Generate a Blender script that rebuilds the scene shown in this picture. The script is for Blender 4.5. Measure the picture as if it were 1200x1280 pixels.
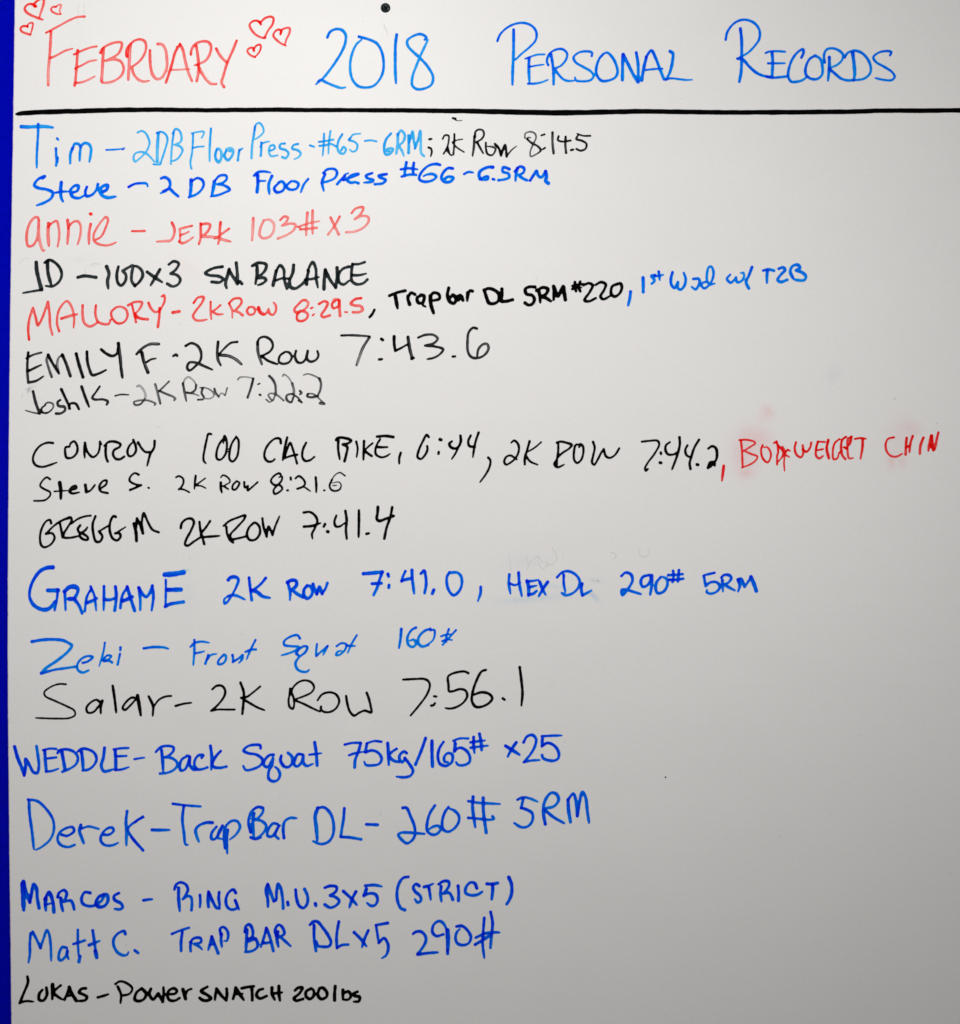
import bpy, bmesh, math, random
import numpy as np
random.seed(4); RNG = np.random.default_rng(7)
S = bpy.context.scene
COL = S.collection
for o in list(bpy.data.objects): bpy.data.objects.remove(o)

# ---------------- camera, world, lamps, exposure ----------------
# one photograph pixel on the board is one millimetre; the board's face is the plane y = 0
def X(px): return (px - 600) * 0.001
def Z(py): return (640 - py) * 0.001 + 1.5
cam = bpy.data.cameras.new("camera"); camo = bpy.data.objects.new("camera", cam); COL.objects.link(camo)
D = 2.2
camo.location = (0, -D, 1.5); camo.rotation_euler = (math.radians(90), 0, 0)
cam.sensor_fit = 'VERTICAL'; cam.sensor_height = 24
cam.lens = 24 * D / 1.280
cam.clip_end = 50; cam.clip_start = 0.05
S.camera = camo
w = bpy.data.worlds.new("World"); S.world = w; w.use_nodes = True
bg = w.node_tree.nodes["Background"]; bg.inputs[0].default_value = (1, 0.985, 0.975, 1); bg.inputs[1].default_value = 0.045
def lamp(name, loc, aim, power, size, col):
    l = bpy.data.lights.new(name, 'AREA'); l.shape = 'DISK'; l.size = size; l.energy = power; l.color = col
    o = bpy.data.objects.new(name, l); COL.objects.link(o)
    o.location = loc
    d = np.array(aim) - np.array(loc)
    from mathutils import Vector
    o.rotation_euler = Vector(d).to_track_quat('-Z', 'Y').to_euler()
    return o
lamp("ceiling_lamp", (-0.27, -1.478, 2.465), (-1.0, 0, 0.723), 24.1, 0.30, (1, 0.985, 0.968))
lamp("side_lamp", (0.6, -1.314, 1.7), (-0.4, 0, 1.859), 5.1, 0.5, (1, 0.985, 0.968))
S.view_settings.view_transform = 'Standard'; S.view_settings.look = 'None'
S.view_settings.exposure = 0; S.view_settings.gamma = 1
S.cycles.filter_width = 1.6

# ---------------- node helpers ----------------
def newmat(name):
    m = bpy.data.materials.new(name); m.use_nodes = True
    nt = m.node_tree; b = nt.nodes["Principled BSDF"]
    return m, nt, b
def node(nt, t, **kw):
    n = nt.nodes.new(t)
    for k, v in kw.items(): setattr(n, k, v)
    return n
def mth(nt, op, a, b=None, c=None, clamp=False):
    n = nt.nodes.new('ShaderNodeMath'); n.operation = op; n.use_clamp = clamp
    for i, v in enumerate((a, b, c)):
        if v is None: continue
        if isinstance(v, (int, float)): n.inputs[i].default_value = v
        else: nt.links.new(v, n.inputs[i])
    return n.outputs[0]
def noise(nt, vec, scale, detail=2.0, rough=0.5, sx=1, sy=1, sz=1):
    mp = node(nt, 'ShaderNodeMapping'); mp.inputs['Scale'].default_value = (sx, sy, sz)
    nt.links.new(vec, mp.inputs[0])
    n = node(nt, 'ShaderNodeTexNoise'); n.inputs['Scale'].default_value = scale
    n.inputs['Detail'].default_value = detail; n.inputs['Roughness'].default_value = rough
    nt.links.new(mp.outputs[0], n.inputs['Vector'])
    return n.outputs['Fac']

BOARD = (0.858, 0.848, 0.838)

# ---------------- whiteboard material ----------------
def board_mat():
    m, nt, b = newmat("whiteboard_laminate")
    pos = node(nt, 'ShaderNodeNewGeometry').outputs['Position']
    sep = node(nt, 'ShaderNodeSeparateXYZ'); nt.links.new(pos, sep.inputs[0])
    x, z = sep.outputs[0], sep.outputs[2]
    # fine mottling of the laminate and long faint wiping streaks
    n1 = noise(nt, pos, 260, 2, .6)
    n2 = noise(nt, pos, 7, 4, .6, 1, 1, 1.6)
    n3 = noise(nt, pos, 14, 3, .55, .25, 1, 3.0)
    v = mth(nt, 'MULTIPLY_ADD', mth(nt, 'SUBTRACT', n1, .5), .055, 1.0)
    v = mth(nt, 'MULTIPLY_ADD', mth(nt, 'SUBTRACT', n2, .5), .050, v)
    v = mth(nt, 'MULTIPLY_ADD', mth(nt, 'SUBTRACT', n3, .5), .022, v)
    # chroma mottling
    nc = node(nt, 'ShaderNodeTexNoise'); nc.inputs['Scale'].default_value = 190; nc.inputs['Detail'].default_value = 2
    nt.links.new(pos, nc.inputs['Vector'])
    sc = node(nt, 'ShaderNodeSeparateColor'); nt.links.new(nc.outputs['Color'], sc.inputs[0])
    rgb = []
    for i in range(3):
        c = mth(nt, 'MULTIPLY_ADD', mth(nt, 'SUBTRACT', sc.outputs[i], .5), .050, 1.0)
        rgb.append(mth(nt, 'MULTIPLY', mth(nt, 'MULTIPLY', c, v), BOARD[i]))
    # wiped, half dissolved ink left on the laminate: (px, py, rx, ry, degrees, absorb r g b)
    sn = noise(nt, pos, 55, 4, .65)
    sn = mth(nt, 'MULTIPLY_ADD', mth(nt, 'SUBTRACT', sn, .5), 2.2, 1.0, True)
    SM = [(946, 548, 20, 14, 20, (.0, .18, .18)), (932, 574, 14, 20, 0, (.0, .15, .15)), (960, 515, 9, 6.5, 40, (.0, .19, .19)),
          (953, 524, 8, 5, 30, (.0, .07, .07)), (932, 592, 8, 5, 0, (.0, .15, .15)), (925, 560, 14, 16, 0, (.01, .07, .05)),
          (1124, 545, 16, 24, 25, (.02, .09, .07)), (1142, 536, 11, 8, 30, (.0, .10, .10)), (1114, 577, 5, 9, 0, (.0, .18, .18)),
          (1128, 576, 5, 9, 0, (.0, .12, .12)), (672, 748, 46, 3.6, -4, (.11, .06, .01)), (650, 751, 26, 4, -6, (.06, .03, .0)),
          (742, 745, 8, 2.6, 48, (.28, .17, .03)), (692, 733, 18, 3, 6, (.12, .05, .0)), (744, 726, 9, 2.6, 10, (.16, .10, .06)),
          (235, 745, 8, 26, 0, (.05, .02, .01)), (233, 713, 3.6, 1.8, 0, (.35, .15, .12)), (1042, 468, 9, 13, 20, (.05, .05, .04)),
          (98, 60, 10, 18, 0, (.04, .02, .02)), (232, 335, 20, 10, 30, (.0, .05, .04)), (655, 702, 26, 9, -8, (.04, .04, .02)),
          (520, 915, 60, 10, -5, (-.02, -.02, -.02)), (440, 905, 18, 14, 0, (-.02, -.02, -.02)), (100, 325, 10, 3, 0, (.05, .05, .05)),
          (118, 331, 8, 2.5, -15, (.06, .06, .06)), (36, 487, 2, 4, 20, (.40, .40, .36)), (40, 484, 6, 2, -30, (.10, .10, .10))]
    for px, py, rx, ry, a, k in SM:
        a = math.radians(a); cx, cz = X(px), Z(py)
        dx = mth(nt, 'SUBTRACT', x, cx); dz = mth(nt, 'SUBTRACT', cz, z)
        u = mth(nt, 'ADD', mth(nt, 'MULTIPLY', dx, math.cos(a) / (rx * .001)), mth(nt, 'MULTIPLY', dz, math.sin(a) / (rx * .001)))
        q = mth(nt, 'ADD', mth(nt, 'MULTIPLY', dx, -math.sin(a) / (ry * .001)), mth(nt, 'MULTIPLY', dz, math.cos(a) / (ry * .001)))
        r2 = mth(nt, 'ADD', mth(nt, 'MULTIPLY', u, u), mth(nt, 'MULTIPLY', q, q))
        g = mth(nt, 'POWER', 2.718, mth(nt, 'MULTIPLY', r2, -.9))
        g = mth(nt, 'MULTIPLY', g, sn)
        for i in range(3):
            if k[i]: rgb[i] = mth(nt, 'MULTIPLY', rgb[i], mth(nt, 'MULTIPLY_ADD', g, -k[i], 1.0))
    cc = node(nt, 'ShaderNodeCombineColor')
    for i in range(3): nt.links.new(rgb[i], cc.inputs[i])
    nt.links.new(cc.outputs[0], b.inputs['Base Color'])
    rg = mth(nt, 'MULTIPLY_ADD', n2, .10, .40)
    nt.links.new(rg, b.inputs['Roughness'])
    b.inputs['Specular IOR Level'].default_value = .24
    bp = node(nt, 'ShaderNodeBump'); bp.inputs['Strength'].default_value = .22; bp.inputs['Distance'].default_value = .0004
    nt.links.new(noise(nt, pos, 420, 2, .5), bp.inputs['Height']); nt.links.new(bp.outputs[0], b.inputs['Normal'])
    return m

# ---------------- ink: a dye film over the white laminate (Beer-Lambert, density per vertex) ----------------
DYE = {'red': (.95, .85, .83), 'crimson': (.95, .85, .83), 'blue': (.80, .86, .97), 'azure': (.82, .86, .97), 'navy': (.80, .86, .97)}
def ink_mat(name, k, rough=.6):
    m, nt, b = newmat(name)
    pos = node(nt, 'ShaderNodeNewGeometry').outputs['Position']
    at = node(nt, 'ShaderNodeAttribute'); at.attribute_name = 'ink_load'
    n = noise(nt, pos, 420, 3, .6)
    d = mth(nt, 'MULTIPLY', at.outputs['Fac'], mth(nt, 'MULTIPLY_ADD', mth(nt, 'SUBTRACT', n, .5), .55, 1.0))
    cc = node(nt, 'ShaderNodeCombineColor')
    for i in range(3):
        nt.links.new(mth(nt, 'MULTIPLY', mth(nt, 'POWER', math.exp(-k[i]), d), DYE.get(name.split('_')[0], BOARD)[i]), cc.inputs[i])
    nt.links.new(cc.outputs[0], b.inputs['Base Color'])
    b.inputs['Roughness'].default_value = rough; b.inputs['Specular IOR Level'].default_value = .02
    return m
K = {'red': (.03, 2.5, 2.55), 'blue': (9.0, 1.68, .07), 'azure': (6.3, 1.42, .10), 'black': (4.4, 4.3, 4.2),
     'slate': (4.1, 3.75, 3.65), 'navy': (9.5, 2.2, .09), 'crimson': (.08, 3.6, 3.5)}
MAT = {k: ink_mat(k + "_marker_ink", v) for k, v in K.items()}
# style: family, base density, hollow centre, streakiness, end pooling, colour word
ST = {'redm': ('red', 1.15, .35, .34, .5, 'red'), 'red': ('red', 0.98, 0.42, 0.34, 0.75, 'red'), 'redl': ('red', 0.66, 0.35, 0.34, 0.6, 'light red'), 'redd': ('red', 1.25, .25, 0.3, .4, 'red'),
      'redb': ('red', 1.2, .3, 0.34, .3, 'red'), 'crimson': ('crimson', 1.1, .15, 0.3, .2, 'crimson'),
      'azure': ('azure', 1.0, .12, 0.26, .45, 'sky blue'), 'azure2': ('azure', 0.62, 0.25, 0.36, .4, 'pale blue'),
      'blue': ('blue', 1.1, .0, 0.28, .35, 'blue'), 'blue2': ('blue', 1.0, .0, 0.26, .35, 'blue'),
      'royal': ('navy', 1.0, .0, 0.28, .2, 'royal blue'), 'royal2': ('blue', 1.0, .0, .22, .3, 'blue'),
      'navy': ('navy', 1.15, .0, 0.22, .15, 'deep blue'), 'marine': ('navy', 1.0, .05, 0.26, .2, 'deep blue'),
      'black': ('black', 1.15, .2, 0.55, .4, 'black'), 'blackh': ('black', 1.5, 0.4, 0.5, .5, 'black'), 'jet': ('black', 1.7, .05, .1, .0, 'black'),
      'jet2': ('black', 1.6, .1, .2, .1, 'black'), 'slate': ('slate', 1.0, .12, .15, .2, 'grey black'),
      'pen': ('black', 1.1, .1, .4, .2, 'black'), 'pen2': ('black', 0.62, .1, 0.6, .3, 'faded grey'), 'faint': ('black', .022, .0, .2, .0, 'faint grey')}

# pen strokes traced from the handwriting. "L" starts a written line, "@ x y scale" a tracing frame, "W" a word (text, ink style, nib mm);
# every other row is one stroke: w = nib width, d = ink density, n = chisel nib, then its points ("c" marks a corner)
INK = """
L heading
@0 0 12
W heart redd 2.9
540,95 515,80 525,45 570,5 620,-18 655,-8 658,30 640,110 612,190 590,265
525,100 490,65 430,62 385,95 370,135 400,185 460,225 530,255 585,278 640,295
W heart redd 2.2
838,105 800,102 768,130 775,165 820,195 870,212 912,215
d.5 838,105 870,78 915,68 912,110 895,155 915,210
W heart redd 2.5
w1.6 418,410 412,380
415,400 390,392 340,395 308,425 325,470 390,500 455,520
w2 410,385 440,350 490,345 490,400 475,460 460,522
@0 0 6
W February red 3.3
383,240 378,340 370,450 362,540 362,638
w2.6 345,246 390,222 450,190 520,152 580,128 635,124
w2.6 380,436 430,412 490,380 545,364
583,378 578,450 572,530 566,600 560,640
w2.6 555,408 620,378 680,356 724,348
w2.6 565,514 620,486 670,460 724,450
w2.7 d.8 572,622 610,618 660,600 712,572
w3.6 776,365 772,440 768,520 762,606
w3.1 752,396 768,365 820,332 880,316 912,320 914,345 890,400 845,432 795,455c 860,445 905,460 928,510 915,560 870,600 820,618 765,622
w3.6 978,335 972,420 968,500 962,600
w3.1 948,415 950,370 975,335 1010,305 1050,295 1085,310 1096,350 1085,400 1050,455 990,502c 1000,550 1035,595 1075,612 1118,606
w3 952,425 955,390 965,360
1125,378 1125,430 1130,500 1145,560 1175,592 1210,585 1235,550 1252,500 1250,430 1240,370 1215,334 1183,330
@200 0 6
150,332 115,390 90,480 65,560 45,618
w2 128,350 105,430 75,520 52,600
150,332 170,370 190,460 215,550 240,608
w2 d.7 82,525 150,522 222,518
272,345 285,430 290,500 285,560 275,608
232,408 235,380 260,335 310,312 360,315 382,345 375,400 340,455 260,490
285,490 310,540 350,600 385,628 425,630
422,365 450,415 500,470
575,305 545,380 505,470 475,570 462,620 480,652
W heart redd 2.7
w2 757,180 745,160
w2.5 757,183 735,158 700,158 672,185 690,230 730,268 778,285 790,283
750,172 790,135 830,125 850,135 845,180 810,230 785,282
W heart redd 2.5
903,258 910,230 885,222 860,240 850,268 880,305 915,330 945,343
905,250 910,228 945,210 972,212 970,250 950,290 935,340
W heart redd 2.3
705,382 695,358 665,365 655,385 680,415 712,428
700,378 720,345 750,335 757,350 745,390 712,428
@380 0 6
W 2018 azure 3.3
w3.6 175,280 195,240 240,218 285,226 312,260 310,320 285,385 240,460 190,530 140,590 90,632
w3.2 105,612 125,600 170,620 230,645 280,660 312,655
412,275 490,297 545,325 580,380 597,460 592,540 565,600 520,645 460,657 405,645 365,600 348,540 348,460 365,390 395,330 432,298
w3.8 695,260 686,330 684,430 685,540 690,625
905,298 918,285 905,268 870,256 820,270 775,305 780,345 820,390 875,440 935,510 968,580 955,635 900,665 845,668 812,640 815,570 840,500 870,425 905,350 930,298
@600 0 6
W Personal blue2 3.5
w3.8 252,222 252,330 250,430 245,530 243,635
w3 130,308 150,260 200,210 260,180 330,172 390,195 422,240 418,300 370,355 310,405 265,450
w3.8 368,435 366,500 368,570 372,620
w2.4 340,440 380,425 430,410 485,408
w2.4 370,502 420,492 480,484
w2.8 360,628 400,628 460,618 510,598
532,405 545,480 552,560 552,632
w3 512,488 502,460 520,405 570,372 620,370 652,400 648,440 610,490 560,515c 590,560 630,598 670,608 705,605
w3 838,420 840,395 800,385 740,395 702,430 715,465 770,500 830,535 852,570 830,600 770,610 720,602 712,580
925,405 895,440 872,510 875,560 910,605 960,605 1015,580 1032,540 1015,470 985,420 955,395 925,402
w4.2 1072,408 1070,480 1068,600
w4 1075,408 1110,480 1150,560 1185,615
w3.8 1172,395 1185,480 1187,610
@780 0 6
w4.2 168,430 150,500 133,602
w3.8 165,428 205,378 235,430 270,520 300,595
w2.6 165,525 230,518 288,515
w4 345,385 366,400 365,450 345,540 315,600
w2.6 315,598 350,588 420,595 470,600 512,598
W Records blue2 3.5
w4 873,215 882,300 882,430 878,540 865,612
w3.2 762,298 775,240 820,180 870,152 925,150 980,175 1015,225 1015,290 980,345 930,395 880,425 845,440
w3.6 850,440 890,445 940,500 1000,550 1060,572 1100,575
w4 1110,395 1115,460 1110,575
w2.8 1062,398 1085,388 1140,384 1208,388
w2.8 1080,475 1140,475 1208,474
w3.4 1070,575 1110,583 1160,580 1225,573
@960 0 6
250,432 265,400 262,370 230,385 185,440 158,510 152,575 175,612 220,612 260,600 290,578
350,418 310,445 282,510 285,560 320,590 370,592 405,560 408,500 390,440 355,418
w4.2 460,430 460,500 450,605
w3.2 425,468 420,410 440,372 480,362 530,378 562,410 555,450 520,485 470,508
w3.4 460,515 500,550 550,590 600,603 640,600
w4.4 635,398 645,480 650,560 642,605
w3.4 575,430 600,395 650,380 700,395 745,440 770,500 765,550 720,590 665,600 640,602
w3 915,415 925,390 890,383 830,395 790,430 810,465 870,500 930,540 950,575 930,600 860,598 805,585
L 1
@20 145 7.5
W Tim azure 3
w4.6 50,100 120,103 210,98 290,100 345,108
w3.2 208,75 207,160 200,280 195,380 195,485
w2.6 385,210 395,222
w3.2 375,305 378,380 382,430 376,465
w2.4 392,390 390,430
w3.8 530,300 510,360 508,445
w3.5 530,310 550,262 585,262 605,290 600,340 597,420
w3.6 605,290 640,255 680,262 703,300 700,360 688,430
w2.2 845,318 900,316 960,312 1010,305
w2.6 1000,315 1015,302
@160 145 7.5
W 2DB azure2 2.4
90,155 125,140 160,155 190,205 202,250 185,310 140,370 95,410 68,428 52,400 65,355 110,337 160,345 200,375 245,428
w3.8 285,160 278,260 275,340 275,425
w2.6 270,160 310,148 355,175 370,220 355,290 330,370 305,445
w2.6 240,452 290,455 310,450
430,150 418,230 408,330 402,450
w2.6 420,165 445,122 480,135 502,190 495,240 440,270c 490,285 512,320 490,370 460,405 415,425
W Floor azure2 2.4
610,170 608,250 600,350 585,440 595,492
w2 595,162 650,150 712,148 705,180 690,205
w2 605,300 650,290 710,285
w2.8 778,118 770,220 765,330 765,425
w3.4 835,310 820,350 822,400 850,435 875,390 872,330 850,305 830,310
w3.2 925,315 905,375 935,415 975,375 988,325 960,302 930,312 960,330
w3 1045,318 1035,370 1030,415
w2.6 1040,325 1072,305
W Press azure2 2.8
@300 145 7.5
140,100 130,180 115,270 108,395
w2.4 140,130 150,80 180,65 215,105 220,150 190,185 145,218
200,250 200,300 195,372
w2.4 190,290 215,255 275,238
w2.6 275,330 325,305 320,275 285,280 270,330 290,375 355,368
w2.8 420,258 380,265 375,300 430,320 455,350 430,395 395,385
w2.8 545,262 500,275 490,305 540,320 570,350 550,385 510,405
w2.2 655,275 695,288
W #65-6RM azure2 2.4
788,165 785,250 775,372
848,142 835,240 828,355
740,243 800,235 875,222
745,280 800,275 850,262 900,285
w2.8 960,170 925,230 915,300 935,345 975,350 992,310 970,290 950,320
w2.4 1030,210 1020,225 1070,240 1100,270 1090,320 1055,335 1030,315
w2.4 1030,215 1060,175 1130,165
@440 145 7.5
w2.2 120,234 175,228 230,238
w3.4 365,165 320,220 302,300 318,360 360,350 382,310 345,305 320,325 350,330
w3.4 430,170 428,260 415,355
w3 430,175 460,135 495,180 480,240 445,280 470,330 485,372
w3.4 530,185 532,260 530,345
w3 535,250 568,145 580,230 590,300
w3 590,305 620,220 640,140 645,230 650,350 675,375
W semicolon black 2.6
725,218 745,215
w2.6 718,296 740,305 748,335 738,378
W 2K black 2.1
850,215 870,182 905,185 905,240 890,300 858,355
w1.8 880,310 910,350 935,372
w1.6 900,290 915,350
d.5 w2.2 890,300 920,365
w2.2 960,170 958,270 950,360
w1.5 1035,218 990,225 940,245
w1.6 945,255 990,300 1050,338
W Row black 2.5
@590 145 7.5
w3 d.8 22,190 18,290 5,375
w2.4 30,200 32,150 60,128 100,135 112,175 90,215 40,245
w2.6 50,250 80,305 105,350
w2.4 130,250 130,300 145,355 185,368 215,335 220,305 195,290 150,285
w2.8 215,262 250,300 272,370
w2.8 272,370 310,270 325,380
w1.8 325,380 370,320 418,282
W 8:14.5 black 2.2
w1.8 d.6 495,205 500,165 545,148 590,165 600,205 570,270 545,340 550,380 590,365 640,325 610,280 545,240 515,215 530,200 550,205
w2.2 515,215 560,255 620,285 648,320 620,350
w2.5 650,182 680,172
w2.5 668,310 685,298
w2.8 755,155 755,250 765,350
w2.4 812,190 805,225 845,240 925,230
w2.8 878,195 875,270 882,345
w3 928,320 948,315
w2.2 1110,186 1040,185 985,165
w2.5 1000,172 978,215 1030,232 1072,260 1065,305 1020,325 980,310
L 2
@20 145 7.5
W Steve blue 3.8
w4 250,585 270,565 240,575 200,600 172,650 210,675 290,690 345,720 330,770 270,810 195,838
w4.4 425,622 418,700 425,770 440,800
w3.2 375,718 430,710 492,708
w4 520,720 575,700 585,655 550,655 510,700 530,755 590,770 640,745
w3.8 665,665 650,710 660,750 710,740 755,690 768,640
w4.4 790,720 850,690 860,650 820,655 785,700 810,745 860,765 935,755
w3 1058,668 1110,638 1160,630
@160 145 7.5
w3.4 5,665 60,638 120,630 175,635 185,660
W 2 blue 3.8
310,585 345,575 385,600 395,650 370,690 305,725
w3.6 330,705 390,685 430,720 470,752
W DB blue 3.6
w4.6 592,600 590,680 580,755
w3.4 600,610 650,582 695,600 710,640 690,690 640,735 570,762
w4.6 810,615 800,680 785,750
w3.4 820,600 860,560 920,560 925,590 890,625 840,640c 900,650 955,690 900,720 850,740 775,755
W Floor blue 3.6
@300 145 7.5
w4.4 165,555 168,630 160,712
w3.4 130,560 160,530 220,520 285,530
w3 170,610 240,608
w4 300,562 270,640 275,730
w3.8 370,620 320,680 345,715 400,700 420,650 395,615 360,625
w3.6 480,610 435,660 470,690 530,680 548,635 510,612 470,615
w3.4 640,590 600,640 570,715
W Press blue 3.6
w3.8 798,545 770,620 785,700
w3.4 780,535 820,500 890,500 910,530 890,580 830,610 760,628
w3.8 985,560 945,600 910,640
w3 960,600 985,550 1018,535
@440 145 7.5
w3.6 -75,600 -10,575 60,545 30,545 -20,565 -45,600 -10,625 30,620 60,630
w3.4 190,535 130,560 140,580 200,600 190,615 110,625
w3.6 325,545 250,560 260,575 315,600 290,630 215,640
W #66 blue 3.4
w4 510,435 498,500 490,565
w4 580,440 572,500 575,545
w3.4 458,500 530,490 615,500
w3.4 465,568 540,550 600,552
w3.6 825,458 790,450 720,465 650,530 630,590 670,615 750,605 790,570 760,545 700,550 670,565
w4 945,492 900,490 850,540 840,590 880,620 930,610 950,580 900,570 870,590
w3.4 1050,545 1090,525 1135,530
W 6.5RM blue 3.8
@590 145 7.5
w4.4 195,480 150,480 80,515 65,550 75,590
w3.4 80,596 115,572 150,568 148,592 90,602
w3.4 195,592 208,595
w3.6 350,498 320,485 292,482 288,522 340,540 348,575 305,594 248,602
w4 400,520 430,490
w4 425,490 412,550 408,608
w3.6 412,505 450,474 488,492 482,530 442,556 478,586 512,602
w3.8 545,605 580,550 605,515 620,560 650,575 690,520
w4.4 690,520 700,570 690,610 715,630
L 3
@20 250 7.5
W annie red 3.2
215,195 205,165 180,162 140,200 110,270 100,370 115,430 150,430 190,380 210,290 214,195c 212,280 222,380 240,450 255,478 268,470
w4 305,220 300,310 308,430
w2.8 305,250 340,215 380,198 400,260 405,340 390,438
w3.4 484,188 492,280 482,412
w2.8 490,260 530,210 575,198 603,230 605,320 578,418
w3.4 700,225 685,310 684,412
w4 697,130 705,132
w2.8 735,378 795,345 840,260 862,180 845,160 810,190 760,260 728,330 735,385 780,415 850,425 905,412 938,396
@160 250 7.5
w2.6 38,292 90,292 158,290
W JERK red 3.1
412,212 435,270 430,330 400,378 350,385 270,390
w2.8 600,242 540,256 485,272c 490,340 485,385
w2.6 490,330 540,312 572,296
w3 480,390 510,405 560,385 612,348
680,220 682,300 680,360 665,412
w3.2 690,228 740,222 770,232 750,290 690,345c 740,345 820,350 900,375 962,390
w3.4 868,210 860,290 860,350 845,412
w3 948,268 890,310 810,365
W 103# redl 3
@310 250 7.5
w3.4 50,170 45,270 38,378
150,190 118,260 110,330 140,358 200,345 240,290 240,220 200,185 150,190
302,188 340,155 375,165 350,215 320,240c 400,220 445,230 430,280 370,325 280,362
w3.2 558,120 550,220 545,332
w3.2 606,98 605,200 606,315
w2.4 470,252 560,220 670,198
w2.8 490,275 560,270 645,260
W x3 redl 2.9
775,165 810,240 850,322
860,155 820,230 750,325
972,122 1010,80 1080,70 1060,125 1000,180c 1070,150 1125,160 1130,200 1080,260 1000,295 920,302
L 4
@20 250 7.5
W JD slate 4.2
w4.8 190,585 195,660 215,750 240,840c
w3 240,842 160,855 65,872
w4.4 295,580 300,680 330,795
w3.6 268,588 310,562 370,590 418,650 428,710 400,770 340,810 280,805
w4.2 580,725 640,712 750,725
@20 250 7.5
W 100x3 slate 4
w4.4 850,625 872,690 858,760 865,830
w3.8 960,625 945,700 955,775 985,802 1025,760 1030,700 1000,665c 1050,635 1095,615 1085,690 1085,760 1115,805
@160 250 7.5
65,805 105,770 138,710 128,660 90,625 65,618
180,675 250,725 320,770
w4.4 300,650 260,720 212,800
w3.6 382,605 430,575 475,595 450,650 400,690c 460,705 490,745 470,790 420,810 368,785
W SN. slate 3.8
885,625 800,640 725,685 760,705 850,715 890,740 865,770 785,768
w4.4 950,650 915,790 925,825
w3.8 945,655 985,720 1025,785
w4 1015,590 1025,690 1030,780
w4 1050,765 1068,785
@310 250 7.5
W BALANCE slate 4
w4.4 85,625 85,700 70,785
w4 40,618 90,590 170,605 160,660 90,730c 150,730 170,750 140,780 95,798
w4.4 265,665 250,730 235,800
w3.6 265,665 300,612 335,650 340,740 365,830
w3 260,755 320,735 385,738
w4.2 428,610 420,680 390,760 400,815 440,830 500,795 540,755
w4 568,665 555,720 550,790
w3.6 560,660 605,582 635,640 640,740 655,820
w3.4 535,745 600,740 665,722
w4.4 725,655 715,750 712,835
w4 725,655 765,740 820,820
w4 835,635 835,720 822,820
w3.8 945,625 890,645 850,700 855,770 895,792 950,755
w3.6 980,600 970,680 975,760 1020,790 1080,780 1120,745
w3.2 980,602 1040,600 1095,582
w3.4 970,705 1040,705 1108,690
L 5
@20 350 7.5
W MALLORY redm 2.6
w3 123,558 115,470 125,370 160,262c 185,350 205,425 240,370 300,205c 315,320 320,430 342,515
405,480 385,400 400,290 450,215 480,198 520,250 545,350 540,448
w3.6 425,362 490,342 575,320
w3 625,238 625,320 640,400 690,435 740,415 765,395
w2.8 750,238 745,320 770,390 820,412 870,410 885,375
w2.8 940,255 895,300 900,350 950,405 1010,395 1045,340 1030,275 980,250 930,258
w3 1050,238 1110,208 1180,210 1165,260 1115,320
w2.4 1090,240 1105,310 1125,395
w2.8 1115,320 1150,350 1200,365
@170 350 7.5
w3.4 0,345 50,362 110,368
w3 118,215 140,265 180,300 220,290
w2.6 240,155 262,140 270,190 245,250 218,300
w3.2 222,265 218,340 205,440
w4 345,305 405,295
W 2K redm 3
540,215 580,165 635,160 620,210 560,290 535,340 560,375 610,380 665,370
w2.6 700,205 700,290 706,368
w2.8 792,235 760,265 725,295 760,320 815,320
W Row redm 2.9
w2.4 875,225 900,280 903,355
870,218 920,175 980,175 990,210 950,265 920,290c 960,300 1000,330
1060,255 1040,290 1065,325 1105,315 1115,275 1090,252 1055,258
1150,255 1170,300 1200,320
@320 350 7.5
20,258 35,305 75,325 105,300 118,275c 130,315 160,325 185,290 185,240 165,210
W 8:29.5 redb 3
470,190 440,190 395,230 360,275 370,300 430,290 480,250 490,210 460,190
420,290 385,330 390,375 430,385 475,360 485,320 450,295 415,290
w2.4 515,265 530,258
w2.4 530,332 545,320
w3.2 590,225 640,200 672,215 650,270 612,330 630,348 692,332
w3 750,190 712,225 725,265 775,240 780,190 735,180 715,210
w3.6 780,195 782,260 788,335
w2 835,300 855,302
w3.4 985,170 930,180 890,222 930,240 980,245 1000,280 965,300 910,302
W comma jet 3.6
1110,280 1090,320 1065,348
@470 350 7.5
W Trap jet 4.4
w4 125,148 190,120 275,100
w4.8 180,140 190,200 202,265
w4.4 300,150 300,180 315,228
w4 300,160 330,120 365,135
w4.2 430,140 385,170 400,215 440,210 450,150 420,140
w3.6 445,190 440,235 465,250
w5 510,150 515,230 540,310
w4 505,160 540,120 590,135 595,175 550,190 520,195
W bar jet 4.2
w4.4 682,75 670,140 690,200 730,220 750,180 720,140 690,180
w4 790,140 755,160 770,190 800,150 815,190
w4.6 860,120 855,195
w4 860,150 880,100 905,105
W DL jet 4.4
1015,95 1035,160 1060,215 1110,220 1150,190 1150,130 1100,90 1050,80 1015,95
@620 310 7.5
w4.6 55,385 55,440 50,495 90,500 155,485
W 5RM jet 4.2
365,365 310,365 275,385 285,430 340,445 360,480 340,525 305,535 272,515
w4.4 400,395 410,450 415,510
w4.4 380,400 440,370 485,385 470,430 420,455c 470,470 515,500
w4.6 540,360 545,420 540,485
w4.6 545,370 580,450 630,360 640,420 650,485
W #220 jet 3.8
w3.4 740,320 738,360 750,405
w3.4 790,315 775,360 790,405
w3.2 715,355 760,345 830,335
w3.2 715,385 760,375 800,370
w3.6 820,350 870,330 905,350 880,410 830,490 870,500 935,470
w3.6 935,345 985,320 1028,340 1015,390 980,455 1005,480 1085,440
1145,335 1090,360 1080,430 1110,455 1155,430 1180,370 1165,330 1130,345
L 6
@20 350 7.5
@20 430 7.5
W EMILY blackh 3.5
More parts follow.
